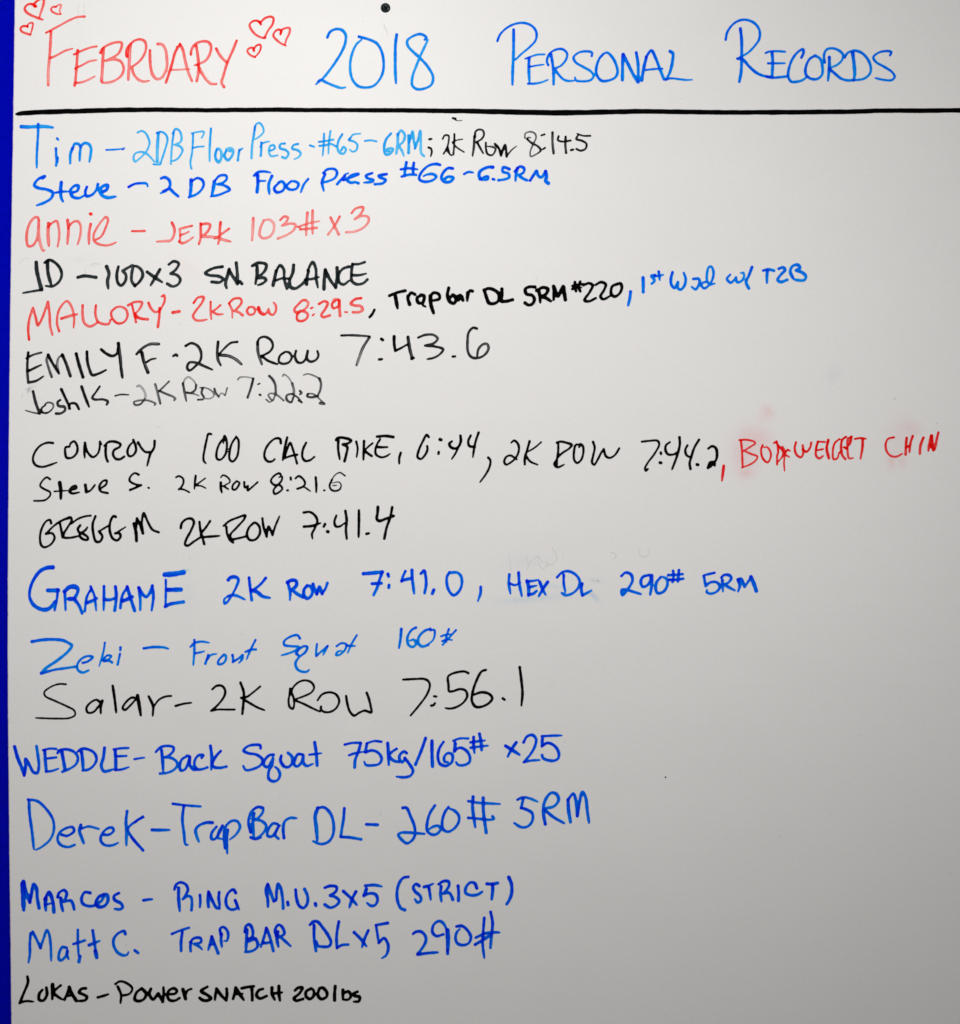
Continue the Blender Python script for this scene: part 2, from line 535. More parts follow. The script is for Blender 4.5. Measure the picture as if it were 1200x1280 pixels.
w3.2 d1 115,80 107,180 107,270 115,362c 190,345 258,302
w2.6 d.8 98,135 160,102 238,80
w3.2 d1 115,255 180,222 238,195
w3 d.4 335,308 305,220 287,140 302,102c
w3.4 d.9 302,102 340,175 402,275c
w2.8 d.5 402,275 387,200 400,130 435,102c
w3.8 d1 435,102 475,195 510,300
w4 d1 565,92 590,190 628,310
w3.6 d1 665,72 670,165 690,240 715,290 780,275 845,243
w3.6 d1 800,52 850,92 905,112 945,90 960,5
w4 d1 960,-5 975,110 985,220 998,315
W F blackh 3.4
@170 350 7.5
w3.6 d.7 5,695 60,640 130,602 215,600
w4 d1 55,680 75,770 112,865
w2.8 100,770 140,745 188,735
W dot blackh 3.4
350,712 375,698 385,708
W 2K blackh 3
w3.2 465,618 520,592 580,620 610,680 605,750 560,805 500,848 480,820 500,775 560,775 640,808 715,840
w3.4 770,580 762,680 770,750 795,800
w3 950,580 890,590 830,640 780,695
w3.6 d.8 790,705 860,710 930,740 990,790
@320 350 7.5
W Row blackh 3.2
w3.6 d.5 15,580 20,680 55,790
w3 12,600 30,550 80,532 140,565 158,620 130,670 55,712
w3.2 55,712 110,755 200,790
w3 270,675 225,710 215,765 250,785 310,770 335,720 310,680 270,672
w3.2 375,665 365,715 390,770 430,775 465,740 485,665c 480,740 510,765 560,750 585,710 575,665
W 7:43.6 blackh 3.2
w2.8 d1 800,520 900,518 1068,528c
w3.6 d.6 1065,535 1000,640 970,720 942,800
w3.6 d1 1175,553 1188,562
w3.2 d1 1155,745 1180,742
@470 350 7.5
w4 d1 170,530 170,590 180,665c
w3.2 180,665 240,635 298,600
w4 d.7 300,535 315,640 340,735
w3 355,730 330,740
w3 395,540 460,515 540,515 578,550 545,590 460,615c 560,625 630,650 600,695 540,730 480,742
w3 d1 720,718 742,716
w3.2 d.8 945,455 910,448 870,490 858,580 865,680 900,725 960,730 1020,700 1055,640 1040,600 1000,605 960,650 948,715
L 5b
@760 310 7.5
W comma blue 3.8
w4.2 212,410 205,470 188,540
W 1st blue2 3.6
w4.2 328,278 330,340 330,412
w3.8 440,255 408,262 430,290 435,310 410,335
w3.6 475,222 480,260 485,300
w3.4 440,262 480,262 518,250
W Wod blue2 3.8
605,228 590,290 595,345 625,375 655,320c 655,375 680,390 715,355 728,290 710,232
800,290 850,290 860,320 845,360 820,388 785,365
w3.2 932,316 892,325 876,350 902,378 945,350 980,290 988,220 968,175 945,180 928,240 930,310 955,342 1000,332
@880 310 7.5
W w/ blue2 3.3
245,250 215,290 250,325 290,290 300,275c 310,320 350,310 375,270 368,232 345,235
w3.9 450,180 420,260 395,320 420,378
W T2B blue2 3.4
w3.6 555,212 600,200 655,212
w4.2 595,210 590,260 590,325
w4 700,195 740,182 760,205 720,250 690,300 720,318 780,298
w4 830,275 808,220 830,170 880,158 900,185 860,210c 920,230 955,265 940,300 880,302 840,292
L 7
@20 430 7.5
W Josh pen 2.7
w3.4 160,445 185,550 222,650c
w1.8 d.6 222,655 150,640 88,622
w2.4 275,572 240,605 248,640 290,645 330,622
w2 d.4 275,562 300,548 345,560 350,590 320,630 285,650
w3.2 415,525 390,545 400,580 455,590 460,620 420,650 375,652
w3.4 425,425 460,500 495,575
w3 498,605 510,560 560,560 590,610
w3.4 d.3 495,580 505,605
w3.6 615,400 650,500 685,588
W K pen 2.8
785,398 750,450 715,505 740,520 820,520 862,540 850,568
w2 d.7 930,486 980,474 1058,476
@150 430 7.5
W 2K pen2 2.3
w2.4 d.4 160,398 180,390 220,430 240,490 225,530
w2.4 d.9 230,520 190,565 140,570 130,545 170,530 240,525 300,540 335,560 322,574
w2.8 d.7 330,378 350,450 378,558
w2.4 d.9 460,350 410,400 370,438c
w2.6 d.7 370,440 440,470 500,495 520,515 508,527
W Row pen2 2
w3 590,370 605,450 622,535
w2 d.5 590,380 610,330 640,310 690,345 715,385
w2.6 715,385 705,430 660,460 630,455
w1.8 d.6 635,460 700,470 740,485
w2.6 775,415 765,460 785,495
w1.6 d.5 750,410 800,410 860,440 882,480 850,510 795,512
w2.2 730,522 775,520
w2.2 885,420 900,460 925,495
w1.4 d.6 925,495 950,460 965,465 985,485
w1.8 d.7 1005,412 985,485
@280 430 7.5
W 7:22.2 pen2 2.2
w1.8 d.6 130,335 145,315 210,310 275,322c
w3 d1 275,325 250,420 222,500
w2 318,378 335,370
w2.4 335,475 342,478
w3 d.7 425,300 455,330 480,380 485,430 485,470
w2 d.7 480,480 455,530 425,500 415,475 440,462 500,480 560,530
w1.6 d.7 395,520 430,545 460,525
w1.6 d.6 550,302 560,285 600,310 640,370
w3 640,370 655,430 655,480
w2.6 650,500 630,545 595,530 585,490 600,475 640,468
w2 d.7 640,468 690,500 730,548
w2.2 700,530 728,546
w2.6 712,440 728,458 712,472
w1.6 d.6 745,292 780,280 850,300 895,325
w3.2 895,325 910,370 900,440 880,480
w2.8 880,490 820,500 780,490 785,470
w1.8 d.6 785,465 840,470 900,520 945,558
w3 900,555 940,560
L 8
@30 530 7.5
W CONROY jet2 2.6
w2.8 272,178 220,175 150,205 95,280 85,340 110,385 170,402 240,385 308,360
w3 425,212 390,220 388,280 400,315 450,315 495,270 500,210 470,162 435,185 430,210
w3 572,175 565,240 570,315
w2.8 572,180 595,260 645,310 690,280 710,220 710,165
w2.4 712,165 725,188
w3.2 770,195 765,260 772,320 785,350
w3.2 755,205 790,170 850,165 905,190 895,215 845,245 835,285 860,325 900,330 940,305
w3 1025,150 1045,200 1050,250 1020,295 985,300 970,260 985,210 1030,160
@170 530 7.5
w2.8 20,172 55,230 90,262 140,262
w3.2 175,158 170,220 135,280 120,330 105,390
W 100 jet2 2.8
705,95 680,92 662,150 645,230 632,310 638,350 655,368
825,130 780,190 755,270 760,325 790,335 835,290 852,220 848,150 830,112 822,140 820,180
940,120 900,180 878,260 878,330 905,352 945,310 962,230 960,150 940,115
@310 530 7.5
W CAL jet2 3
308,180 300,140 260,135 200,180 160,250 155,310 185,350 225,350 250,330
w3 368,125 345,220 325,340
w2.6 345,300 370,230 395,175 425,250 460,370
w3 330,325 400,300 460,288
w3 545,175 515,240 510,310 535,345 580,340 622,308
W BIKE jet2 3
w3.2 848,140 845,230 860,330
w3.4 825,150 840,130 910,132 968,155 940,180 890,192c 930,215 920,290 905,348
w2.6 1015,165 1028,230 1018,310
w3.2 1088,160 1085,240 1082,335
w2.8 1168,180 1120,220 1095,250c
w3 1095,252 1130,280 1160,300
L 9
@30 530 7.5
W Steve jet2 2.6
w2.4 245,518 215,500 175,530 152,580 190,610 245,640 245,670 200,712 150,720 95,720
w4.6 335,550 345,620 345,700
w2 285,632 340,628 405,624
w3 435,620 490,600 485,580 450,590 425,630 450,650 520,640
w4 575,572 585,635c
w2.8 585,638 620,625 665,572
w2.8 718,605 770,565 775,530 740,535 705,590 720,630 785,648
W S. jet2 2.6
w2.6 1075,475 1040,460 1000,490 990,530 1030,560 1098,573c
w3.2 1098,573 1040,600 995,618
w2.4 1165,597 1172,600
@170 530 7.5
W 2K jet2 2.4
375,500 400,488 440,510 445,550 425,590 400,615c
w2 400,610 450,615 500,640
w2.8 560,485 552,550 548,608
w2 650,508 600,545 560,575 610,580 655,602
W ROW jet2 2.6
w2 795,500 815,480 860,500 882,540 850,565 815,580
w3.4 795,550 795,600 805,642
w2 820,582 865,610
945,535 910,570 905,610 930,615 960,580 970,550 940,535
w2.6 1015,545 1020,595 1050,580c 1048,622 1090,590 1140,545
@310 530 7.5
W 8:21.6 jet2 2.6
w2.6 305,470 290,462 240,490 215,535 245,570 300,575 322,605 290,640 250,655 240,620 270,580 315,530 318,490 290,500
w2.8 400,502 402,520
w2.6 368,622 375,622
w2.6 445,510 475,488 520,520 535,560 510,590 460,612c
w2 460,605 520,590 585,630
w3 635,500 640,570 640,640
w2.4 712,622 718,622
w1.6 d.6 910,485 860,455 820,475 785,520
w2.4 788,520 765,580 780,615 820,628 862,610 875,575
w1.2 d.7 875,575 860,548 820,545 795,555
w1.2 d.6 795,578 830,574
L 8
@450 510 7.5
W E jet2 3
w3.6 160,268 240,262 312,272
w2.8 188,295 160,340 145,390 150,435 200,462 250,450 282,428
w3.4 165,366 210,368 258,366
w3.4 382,420 368,470 368,520
W 6:44 jet2 3
645,272 625,252 590,310 550,400 540,460 570,478 610,440 632,390 630,358
w4 750,295 760,298
w3.2 738,412 736,428
w3.4 862,312 838,335 850,365 890,380 925,360 945,310 942,260
w2.8 930,350 895,425 860,478
w3.2 1038,258 1015,310 1025,355 1075,365
w3 1112,230 1085,310 1070,380 1058,460
@590 510 7.5
w2.8 152,465 172,490 165,550 130,620 75,695
W 2K jet2 2.8
368,325 395,305 430,335 440,390 415,460 370,505 320,530 302,505 320,460 360,445 420,482
w3 540,312 515,400 495,470 495,528
w2.4 648,320 590,370 525,410
w2.6 500,440 545,500 615,532
W ROW jet2 2.8
808,320 808,400 795,480 770,525 800,555 865,530
w3 795,325 830,315 900,330 935,345 910,380 850,420 800,470 795,530
1015,345 975,345 955,420 960,490 985,515 1020,490 1042,430 1040,360 1015,338 1005,365
1135,318 1150,370 1135,450 1125,510 1145,532 1180,480 1210,420 1230,385c
@730 510 7.5
185,385 205,450 240,468 290,440 330,378
W 7:44.2 jet2 2.8
w2.6 542,316 610,308 690,308 705,340 660,430 600,510 572,565 580,588 600,572
w3 720,418 722,430
w3.6 712,512 722,514
w3 805,320 768,350 765,400 790,435 840,435 875,415
w3.2 895,275 898,340 875,440 825,575
w3 970,350 950,390 960,440 1000,465
w3.2 1078,298 1035,370 1005,460 990,520 998,570
w4 1060,530 1068,532
@880 490 7.5
w3.4 40,530 75,508 110,525 122,580 115,630 90,670
w6 75,672 55,695
w4 38,710 60,660 95,660 100,690
W comma crimson 3.4
w3.6 185,692 178,750 168,830
W BODYWEIGHT crimson 2.6
w2.5 345,450 355,540 362,710
w2.2 330,450 400,448 470,465 480,480 440,510 375,550c 440,580 500,605 490,635 440,675 350,710
w2.4 550,498 535,540 550,620 595,660 625,610 622,560 590,515 565,520
w2.4 655,478 682,462c 695,560 685,600 685,680
w2.2 680,480 740,560 735,600 685,665
w2.0 735,512 760,560 750,650 755,740
w2.4 785,540 760,580 800,610
w2.0 805,550 790,545
w2.7 862,470 850,530 870,590 910,612 930,570 925,500
w2.7 925,540 960,560 995,520 1005,475
w2.7 1068,465 1050,530 1052,600 1080,622 1115,600
w2.2 1065,465 1130,468
w2.2 1065,545 1115,535
w3.4 1165,450 1150,530 1170,620
@1030 490 7.5
w2.5 145,440 100,480 82,560 90,630 125,620 140,570
w2.9 205,420 170,450 160,540 175,600 200,628
w2.0 140,570 170,545
w2.5 260,418 225,440 220,530 235,620 275,618
w3.4 255,420 248,470 210,525
w2.5 190,518 215,535
w2.4 290,440 340,432 390,438
w3.2 362,440 360,520 342,625
W CHIN crimson 3
w2.5 655,425 600,440 578,490 590,560 630,600 680,605 730,580
w3.2 775,430 768,500 765,585
w3.2 832,412 810,480 800,565
w2.6 770,520 805,500
w3.3 932,428 905,500 898,578
w3.9 1005,410 990,480 978,550
w3.5 1010,410 1015,480 1025,545
w3.2 1072,380 1055,450 1040,540
w3.5 1000,500 1030,540
L 10
@40 620 7.5
W GREGG jet2 3
w2.8 180,255 170,225 135,235 90,310 75,400 90,465 120,480 180,450 212,390 190,350 130,355c 200,285 280,230 360,205
w3 262,255 275,320 285,392
w3 230,260 290,225 360,200 372,225 330,300 300,350 295,385 350,392 440,375
w2.6 370,260 430,215 500,190 550,184
w3.4 452,275 430,310 450,345 500,320 520,292
w3 455,350 445,370 480,405 520,410 525,390 480,355 450,350
w3.2 595,190 570,260 575,350 600,425 635,428 660,380 630,332c
w2.6 630,330 680,300 730,270
w3.2 785,195 765,188 735,240 730,330 760,400 800,415 830,380 820,350 780,350c
w2.6 780,352 830,320 878,290
W M jet2 3.2
w4 955,258 975,340 980,420
w3.2 975,300 985,210c 1010,260 1040,350
w2.8 1042,350 1030,250 1048,160 1085,240 1130,315 1188,340
@200 610 7.5
W 2K jet2 3.2
195,375 205,330 250,290 300,290 318,320 290,400 245,485 235,530 260,540 320,500 375,465
w3 370,318 380,400 400,470 415,525
w3.2 470,310 430,370 385,430 390,455 470,455 560,448
W ROW jet2 3
w3 595,355 650,310 720,280 800,258 790,290 720,370 660,440 670,478 740,470 810,452
w3 622,365 630,430 660,490 685,510
w3.2 880,325 835,370 815,440 840,485 890,485 935,430 930,360 890,325 860,345
w3 960,285 970,360 1000,455c
w2.8 1000,450 1018,360 1055,440c 1080,360 1120,265
@350 610 7.5
W 7:41.4 jet2 3
222,230 280,225 330,260 350,310 325,380 300,430 305,475
w3.6 225,362 300,355 380,328
w3.4 422,338 410,362
w4 445,408 450,410
w3 528,258 510,320 525,360 560,360 610,325
w3.4 613,215 625,300 618,390 626,478
w3.4 740,210 740,320 737,460
w3.2 810,430 832,425
w3.8 918,178 915,230 908,290 930,308 1000,285 1065,262
w3.4 1052,180 1035,270 1000,370 978,475
L 11
@20 690 7.5
W GRAHAM royal 3.6
n6 345,143 290,148 225,180 160,270 130,360 130,430 170,500 250,540 310,530 365,465
n6 298,360 395,360c
w3.4 393,350 385,430 362,545
w3.6 458,370 462,460 465,545
n7 455,370 500,330 550,325 580,345 575,385 545,440c
n6 500,440 545,440c 590,500 620,575
w3.4 705,345 665,420 645,555
w3.2 700,325 735,410 745,480 752,548
n5 670,475 720,455 755,435
w3.8 825,322 825,430 822,545
w4.2 932,325 940,400 935,480 925,548
n4.6 830,445 880,448 930,432
w3.8 1040,335 1000,400 985,470 978,525
w4.2 1042,325 1070,420 1112,550
n5.4 1000,460 1050,440 1090,420
@160 690 7.5
w3.8 102,335 115,440 115,545
w4.2 102,335 130,385 170,420 200,390 228,320
w3.8 228,315 238,420 222,548
W E royal 3.4
n7.4 345,212 430,206 520,190
w3 355,262 355,380 352,500
n6.4 375,355 495,352
n5 350,512 390,490 450,478 520,468
W 2K royal 3.4
n5.6 940,262 960,240 1010,235 1035,260 1010,340c
w3 1010,340 970,410 930,470 905,485 905,440 950,410c
w3.6 935,415 970,405 1020,410 1095,445
w3.6 1135,240 1145,330 1160,450
@320 680 7.5
w4 92,318 50,370 -10,420 -50,440
w4.6 -50,430 10,450 60,490 130,505
W ROW royal 4.4
w3.8 300,370 320,450 318,525
n5.4 295,360 330,340 375,345 380,385 340,430c 390,470 440,495
480,390 450,430 455,490 485,510 520,480 528,430 505,395 475,390
w3.8 535,375 550,420 570,470
w4 570,468 595,400 620,465
w3.6 620,465 650,420 670,365
W 7:41.0 royal 3.6
@450 680 7.5
n5.4 32,278 110,272 210,262c
n5 210,262 185,330 165,400 128,478
n4.6 112,372 200,368
w3.8 262,282 268,302
w4.2 272,385 270,408
w3.6 425,255 400,310 390,350
n4.6 390,345 440,330 490,320
w4 487,245 490,320 500,400 508,465
w3.8 570,278 600,250 615,300 620,380 605,460
w4.6 692,430 678,465
n4.4 840,265 815,310 820,400 850,460 880,480 930,440 955,370 945,300 910,268 840,270
w3.6 1132,402 1130,460 1105,535
W HEX royal 3.8
@600 680 7.5
w3.6 275,285 270,370 285,465
w3.8 362,268 370,380 392,488
w3 280,370 330,385 375,362
w4.4 440,345 455,400 455,480
w3.4 440,350 500,345 550,335
w3.6 460,405 530,390
w4 455,475 500,465 530,440
w4.4 635,355 590,420 550,490
w4 560,355 585,420 615,475
W DL royal 3.4
w3.4 785,290 785,370 800,450
w3.4 722,312 770,265 830,255 900,290 935,350 920,410 870,460 800,480 768,460
w3.8 958,372 950,430 960,480c
w4 960,482 1010,455 1045,435
W 290# royal 3.8
@750 680 7.5
200,300 240,268 290,285 305,340 270,410 210,480 205,430 250,430 320,450 385,470
w4 460,290 400,310 382,360 400,400 440,390 475,340 475,295c
w4.2 485,295 485,380 470,475
w4 570,310 530,360 522,420 540,460 590,450 630,390 625,330 590,308
w3.6 685,252 690,300 680,355
w3.6 740,245 735,290 730,350
w3.4 640,292 700,290 775,282
w3.6 648,335 710,335 780,325
W 5RM royal 3.8
@860 680 7.5
w3.6 248,270 150,292
w3.6 148,300 165,395c 210,360 270,360 298,400 270,445 210,465 175,450 180,430
w3.8 322,340 328,445
w3.8 312,315 340,290 390,295 405,320 380,360 340,380c 390,410 440,435
w4.2 470,335 485,390 470,445
w3.8 475,330 495,325 530,400c 560,360 590,308
w4.8 590,308 620,380 640,440
L 12
@30 780 7.5
W Zeki royal2 3.2
n4.6 75,165 180,148 290,145 370,155 430,185 450,200 410,260 300,350 210,410 160,460c
w3.4 160,465 280,430 400,412 480,400
w3.2 550,365 600,350 645,310 600,300 540,325 500,380 505,430 550,455 605,435
w2.6 758,175 745,260 705,395
w2.6 740,340 780,295 820,300 800,325 740,345c
w3 750,350 800,345 825,360
w3.2 905,220 903,245
w3 900,280 878,380
W dash royal2 3
@160 780 7.5
w3.6 148,228 240,216 340,220 378,232
L 13
@30 780 7.5
W Salar jet2 3
w2.2 395,565 330,562 250,590 190,640 200,675 290,720 400,770 470,810 480,850 430,880 300,886 110,880
w2.8 720,740 680,710 620,740 585,790 600,830 650,825 700,770 735,722
w3.6 735,720 720,780 720,835
w3.4 832,580 850,700 865,830
w3 1070,700 1010,690 950,740 925,790 945,805 1000,760 1060,690
w4.4 1065,670 1080,760 1095,855
L 12
@160 780 7.5
W Front royal2 3
w3 622,148 622,250 612,385
585,215 620,180 690,165 760,175
w3 630,275 680,265 715,255
w3.2 752,290 740,330 725,372
w3 740,335 780,290 830,280
w3 900,285 850,340 845,375 890,370 918,330 915,290 885,300
w3.4 980,292 985,325 980,360
w3.2 985,355 1040,320 1075,290 1070,330 1040,365
w3 1195,150 1150,240 1112,330
w3 1100,262 1150,242 1200,238
@320 780 7.5
W Squat royal2 3.1
412,135 390,105 330,115 265,160 265,195 330,208 400,215 380,240 320,270 240,293
w3.4 395,290 378,280 400,240 450,208 480,215 465,260 400,315 370,370 390,425 440,448 480,445 498,428
w3 572,188 565,240 562,300c
w3 565,300 620,250 672,205
w3 672,205 650,250 628,290
w2.8 755,208 800,180 845,190 835,240 780,290 750,290 765,260 800,250
w2.8 945,105 900,180 860,270
w3 850,200 890,205 930,205
@440 770 7.5
W 160# royal2 3.3
w3.6 462,122 455,210 440,300
w3.4 600,108 560,130 520,200 530,270 570,290 600,260 580,222 545,230
w3.6 735,120 680,140 625,200 625,260 660,285 715,270
w2.6 735,135 770,130 775,180 755,230 700,272
w2.8 908,122 885,195 882,240
w2.8 975,132 900,215 850,270
w2.6 835,190 880,175 940,170
w2.6 845,235 890,220 940,225
L 13
@160 780 7.5
W Salar_r jet2 3.2
w3.2 195,680 225,740 238,780c 235,820 232,860
w2.6 240,775 290,710 350,680 405,674
W dash jet2 2.6
w3 446,768 520,748 594,738
W 2K jet2 3
790,612 830,580 880,580 910,620 905,670 850,750 778,815c
w2.4 780,815 840,802 920,802 1000,802
w3.2 1055,550 1085,640 1082,740 1072,842
@320 780 7.5
w2.8 40,585 -20,635 -90,685 -140,692c -60,740 10,780 80,808
W Row jet2 3
w2.6 320,605 315,660 305,720 318,780 345,795 358,750 352,690 335,640 345,600 400,545 460,528 520,548 545,595 520,640 440,680 365,705c
w2.6 365,715 450,750 530,790 600,822
w2.8 577,715 620,660 690,640 750,660 780,720 750,790 690,825 630,820 608,795 610,775
w3 845,675 855,740 880,820 920,858 970,830 1020,812 1080,828 1075,770 1055,690 1038,645
@490 810 7.5
W 7:56.1 jet2 3.2
w2.8 105,296 220,290 300,290 340,310 355,350 330,430 260,530 175,632
w2.8 395,452 415,455
w3.4 368,540 390,535 402,518
w3 715,235 680,220 620,225 555,245 525,270 530,350 535,405 570,405 640,385 690,400 705,450 670,510 600,555 540,568 500,562
w3.4 880,205 840,220 790,310 755,420 750,500 785,550 840,550 910,515 940,470 910,430 840,415 765,438
w2.8 1038,472 1055,484
@540 820 7.5
w3.4 822,105 838,230 848,350 838,465
L 14
@10 900 7.5
W WEDDLE navy 4
w4.4 62,250 90,350 130,450 152,520c
w3.8 152,520 165,450 165,365 200,420 240,490 275,495 290,430 282,340 268,245
w4.2 345,285 350,380 360,480
w3 330,282 390,268 450,270
w3 375,360 415,355 452,350
w3.2 355,485 420,475 475,455
w4.4 505,300 520,380 535,465
w3.6 465,310 480,285 550,275 620,300 655,350 640,410 590,450 510,485
w4.4 690,300 700,380 705,465
w3.6 655,295 690,270 750,275 810,310 830,370 800,430 750,465 700,472
w4.2 905,262 895,350 875,430 900,480 945,475 985,462
w4.4 1005,290 1010,380 1010,465
w3 990,275 1060,265 1130,262
w3 1020,340 1110,336
w3.2 1005,470 1070,462 1135,440
@150 900 7.5
W dash navy 3
135,367 185,358 230,352
W Back navy 3.8
w4.2 390,285 400,380 405,480
w3.4 335,300 380,255 450,242 500,255 500,290 460,330 420,350c 480,355 530,390 535,430 500,470 440,495 375,502
w3.8 625,340 580,370 560,430 570,470 605,465 640,400 650,340 625,330c
w3.8 655,345 655,420 690,465 720,462
w3.6 765,355 780,330 740,330 705,370 700,430 730,462 780,458 820,443
w4 848,242 860,340 855,465
w3.8 945,290 900,340 865,420 880,440 940,448 998,436
W Squat navy 3.6
@290 900 7.5
w3.6 268,265 265,238 210,232 150,245 108,285 150,310 230,325 285,370 270,420 210,455 130,468 105,430
w3.8 390,325 350,330 305,380 300,425 335,440 370,390 385,355c 375,420 345,480 345,550 385,575 430,560 450,510 430,460 405,440
w4 462,335 455,380 490,435 530,440 565,400 560,340 525,308
w3.8 665,325 620,320 590,370 585,420 610,435 650,400 670,330c 670,400 700,430 760,410
w4 775,210 790,310 798,425
w3 725,325 780,318 840,310
L 14
@420 890 7.5
W 75kg navy 3.7
w3.2 82,305 150,290 232,288c
w3.8 232,292 210,370 180,450 175,518
w3.2 122,405 180,385 258,372
w3 425,278 360,272 290,292
w4 290,295 275,375c
w3.6 275,378 340,360 400,385 428,440 405,485 340,500 280,495 265,465
w4.4 485,292 492,390 495,495
w3.8 568,345 530,370 500,410 540,455 590,468
w3.8 662,385 640,370 600,400 595,440 620,470 645,440
w3.8 645,430 690,490 722,550 700,595 640,612 568,605
W slash navy 4
w4.2 840,245 800,360 745,492
W 165# navy 3.8
w4.4 900,270 900,390 905,510
1008,280 970,340 955,420 975,485 1030,505 1085,470 1090,400 1050,385 1015,420 1020,465 1050,470
@560 890 7.5
w3 50,270 110,248 190,248
w4.4 68,295 62,365c
w3.8 62,362 110,335 170,360 205,420 200,470 150,498 95,495 75,470
w4 240,235 240,310 248,385
w4 295,205 310,280 315,355
w3.4 210,285 280,275 348,266
w3.4 212,335 290,325 375,315
W x25 navy 4
w4.4 540,318 600,355 670,400
w4.4 640,285 595,350 560,418
w3.8 708,285 740,230 790,215 825,250 815,320 770,400 710,468c
w3.4 710,470 780,455 860,450
w3.4 880,228 970,222 1065,220
w4.4 885,255 878,325c
w3.8 880,322 930,290 990,310 1035,370 1035,430 1000,455 930,450 890,430 882,405
L 15
@20 980 7.5
W Derek marine 3.6
w3.8 122,150 128,280 150,440 168,610
w3.4 112,145 200,160 280,230 345,330 355,430 320,520 240,590 185,618
w3.6 430,475 480,485 545,440 530,405 480,410 410,455 390,520 420,570 490,590 550,570
w4.4 608,385 595,440 615,500 635,555
w3 610,420 680,398 775,420
w3.6 825,475 870,475 915,440 905,410 860,415 805,470 795,530 830,570 900,575 960,550
w3.8 1042,255 1032,340 1035,450 1035,575
w3.4 1190,305 1120,350 1050,420 1080,490 1130,550 1190,620
@170 980 7.5
w3.4 -10,360 30,330 75,312
w3.6 -40,500 10,560 70,625
w4.2 150,430 230,432 315,430
W Trap marine 3.6
w3.2 345,185 470,200 605,210
w3.8 448,205 435,330 450,460 465,565 485,570
w4.2 718,362 660,362 590,390 560,430 570,490 590,540
w3.8 755,400 710,460 710,515 740,515 790,440 815,385
w3.6 810,390 775,450 770,505 800,515
w4 860,430 850,520 855,650
w3.6 835,600 825,500 840,400 900,345 950,350 975,400 940,470 880,520
W Bar marine 3.6
w4.4 1105,275 1095,370 1105,500
w3.8 1075,450 1055,350 1090,250 1150,215 1190,225
w3.6 1075,500 1120,515 1170,500
@320 980 7.5
w3.6 -20,235 20,215 65,230 60,270 10,325 -15,335c 50,345 95,390 80,440 40,485 -10,515
w3.8 200,375 160,370 110,440 110,485 150,490 200,420 225,385
w3.6 215,390 190,440 180,480 210,512
w4 262,505 255,420 270,350 320,318 380,320
W DL- marine 3.8
w4.8 580,225 555,300 565,400 575,525
w3.8 575,225 640,220 700,280 728,380 720,480 680,540 610,562 535,535
w3.8 828,228 820,330 805,420 795,492
w3.8 795,495 880,500 985,518
w4 1035,378 1140,382
W 260# marine 3.8
@480 970 7.5
175,298 210,298 250,380 285,470 290,550 265,600 215,630 170,600 135,550 160,532 230,530 300,535 380,542
478,275 430,350 405,440 405,510 440,545 490,545 530,500 510,468 460,475 415,505
605,290 570,340 545,430 555,500 600,522 660,490 700,430 700,370 660,325 615,305
w4.2 835,195 830,290 855,478
w4.2 930,205 932,330 958,530
w3.4 790,235 880,250 1088,262
w3.4 790,392 880,400 990,410 1030,400 1018,378
W 5RM marine 3.8
@600 970 7.5
w3.4 350,222 400,200 460,208 540,240
w3.8 405,215 385,300c
w3.8 385,298 440,315 490,350 490,420 450,470 390,480 320,440
w4.2 612,450 595,350 600,260 640,180 680,155 725,180 735,230 690,285 615,300
w3.8 605,315 690,385 790,442
w4.4 825,225 830,320 848,430
w3.8 825,220 875,165 895,210 905,290 912,375
w4 912,375 930,260 960,150 990,200 1005,320 1022,438
L 16
@10 1080 7.5
W MARCOS navy 4.4
w6 138,185 142,290 148,432
w4.8 145,165 165,250 205,360c
w4.4 205,360 220,280 240,190 265,220 275,320 292,412
w5 355,320 350,370 355,435
w4.6 345,330 385,265 405,300 425,380 430,450
w3 350,385 400,370 425,372
w4.6 495,320 500,380 515,440
w4 465,310 480,270 525,245 550,270 540,320 525,352c 590,345 610,380 620,425
w4 770,270 720,265 690,320 700,370 760,395 820,385 880,340 905,290
w4.6 900,285 850,310 825,370 850,400 900,395 935,350 930,290 895,280
w4.2 1040,272 995,300 1000,335 1060,370 1075,405 1050,425 1000,420
L 16
@160 1080 7.5
W dash navy 4
145,340 190,333 228,330
W RING navy 3.6
w4.4 475,225 475,320 485,440
w3.6 435,238 450,195 490,172 540,190 562,240 540,290 515,330c 560,300 590,310 600,360 595,432
w3.8 675,292 678,350 674,405
w4.2 755,260 750,330 755,400
w4 755,260 790,340 830,410 855,415
w4 855,265 850,320 858,380 855,410
w3.8 1010,270 990,240 950,260 920,320 925,390 960,425 1010,420 1025,400 1005,345
w3.8 1005,338 1025,390 1040,425
@310 1080 7.5
W M.U. navy 3.8
w4.4 185,190 170,240 185,330 187,400
w4 185,190 215,270 240,350
w3.8 240,350 262,340 268,260 282,185 305,220 325,330 330,415
w4.2 372,358 376,382
w4 447,242 455,320 480,390 520,412 555,370 558,300 530,235
w4.6 632,372 636,388
W 3x5 navy 4
720,222 770,205 830,215 825,255 770,295c 820,310 855,345 830,385 770,408 720,380
w4 895,255 960,315 1020,382
w4.4 1012,258 975,330 950,408
@460 1070 7.5
w4 -25,278 60,272 130,285
w4.4 -15,310 -40,372c
w4 -38,370 20,350 70,360 90,410 65,460 25,465 -8,440
W STRICT navy 4
w4 378,195 330,205 290,260 272,340 280,430 310,490 345,505
w4 480,280 450,262 425,290 440,330 490,375 495,420 465,435 440,405
w4.2 525,290 570,278 612,258
w4 572,300 580,350 588,408
w4.2 685,285 680,350 688,425
w4 660,265 710,235 755,240 760,275 735,320 712,350c 760,345 780,370 795,408
w4 845,280 850,350 848,418
w4 1020,300 1000,255 960,248 920,290 915,345 970,368 1030,360 1070,335
@500 1100 7.5
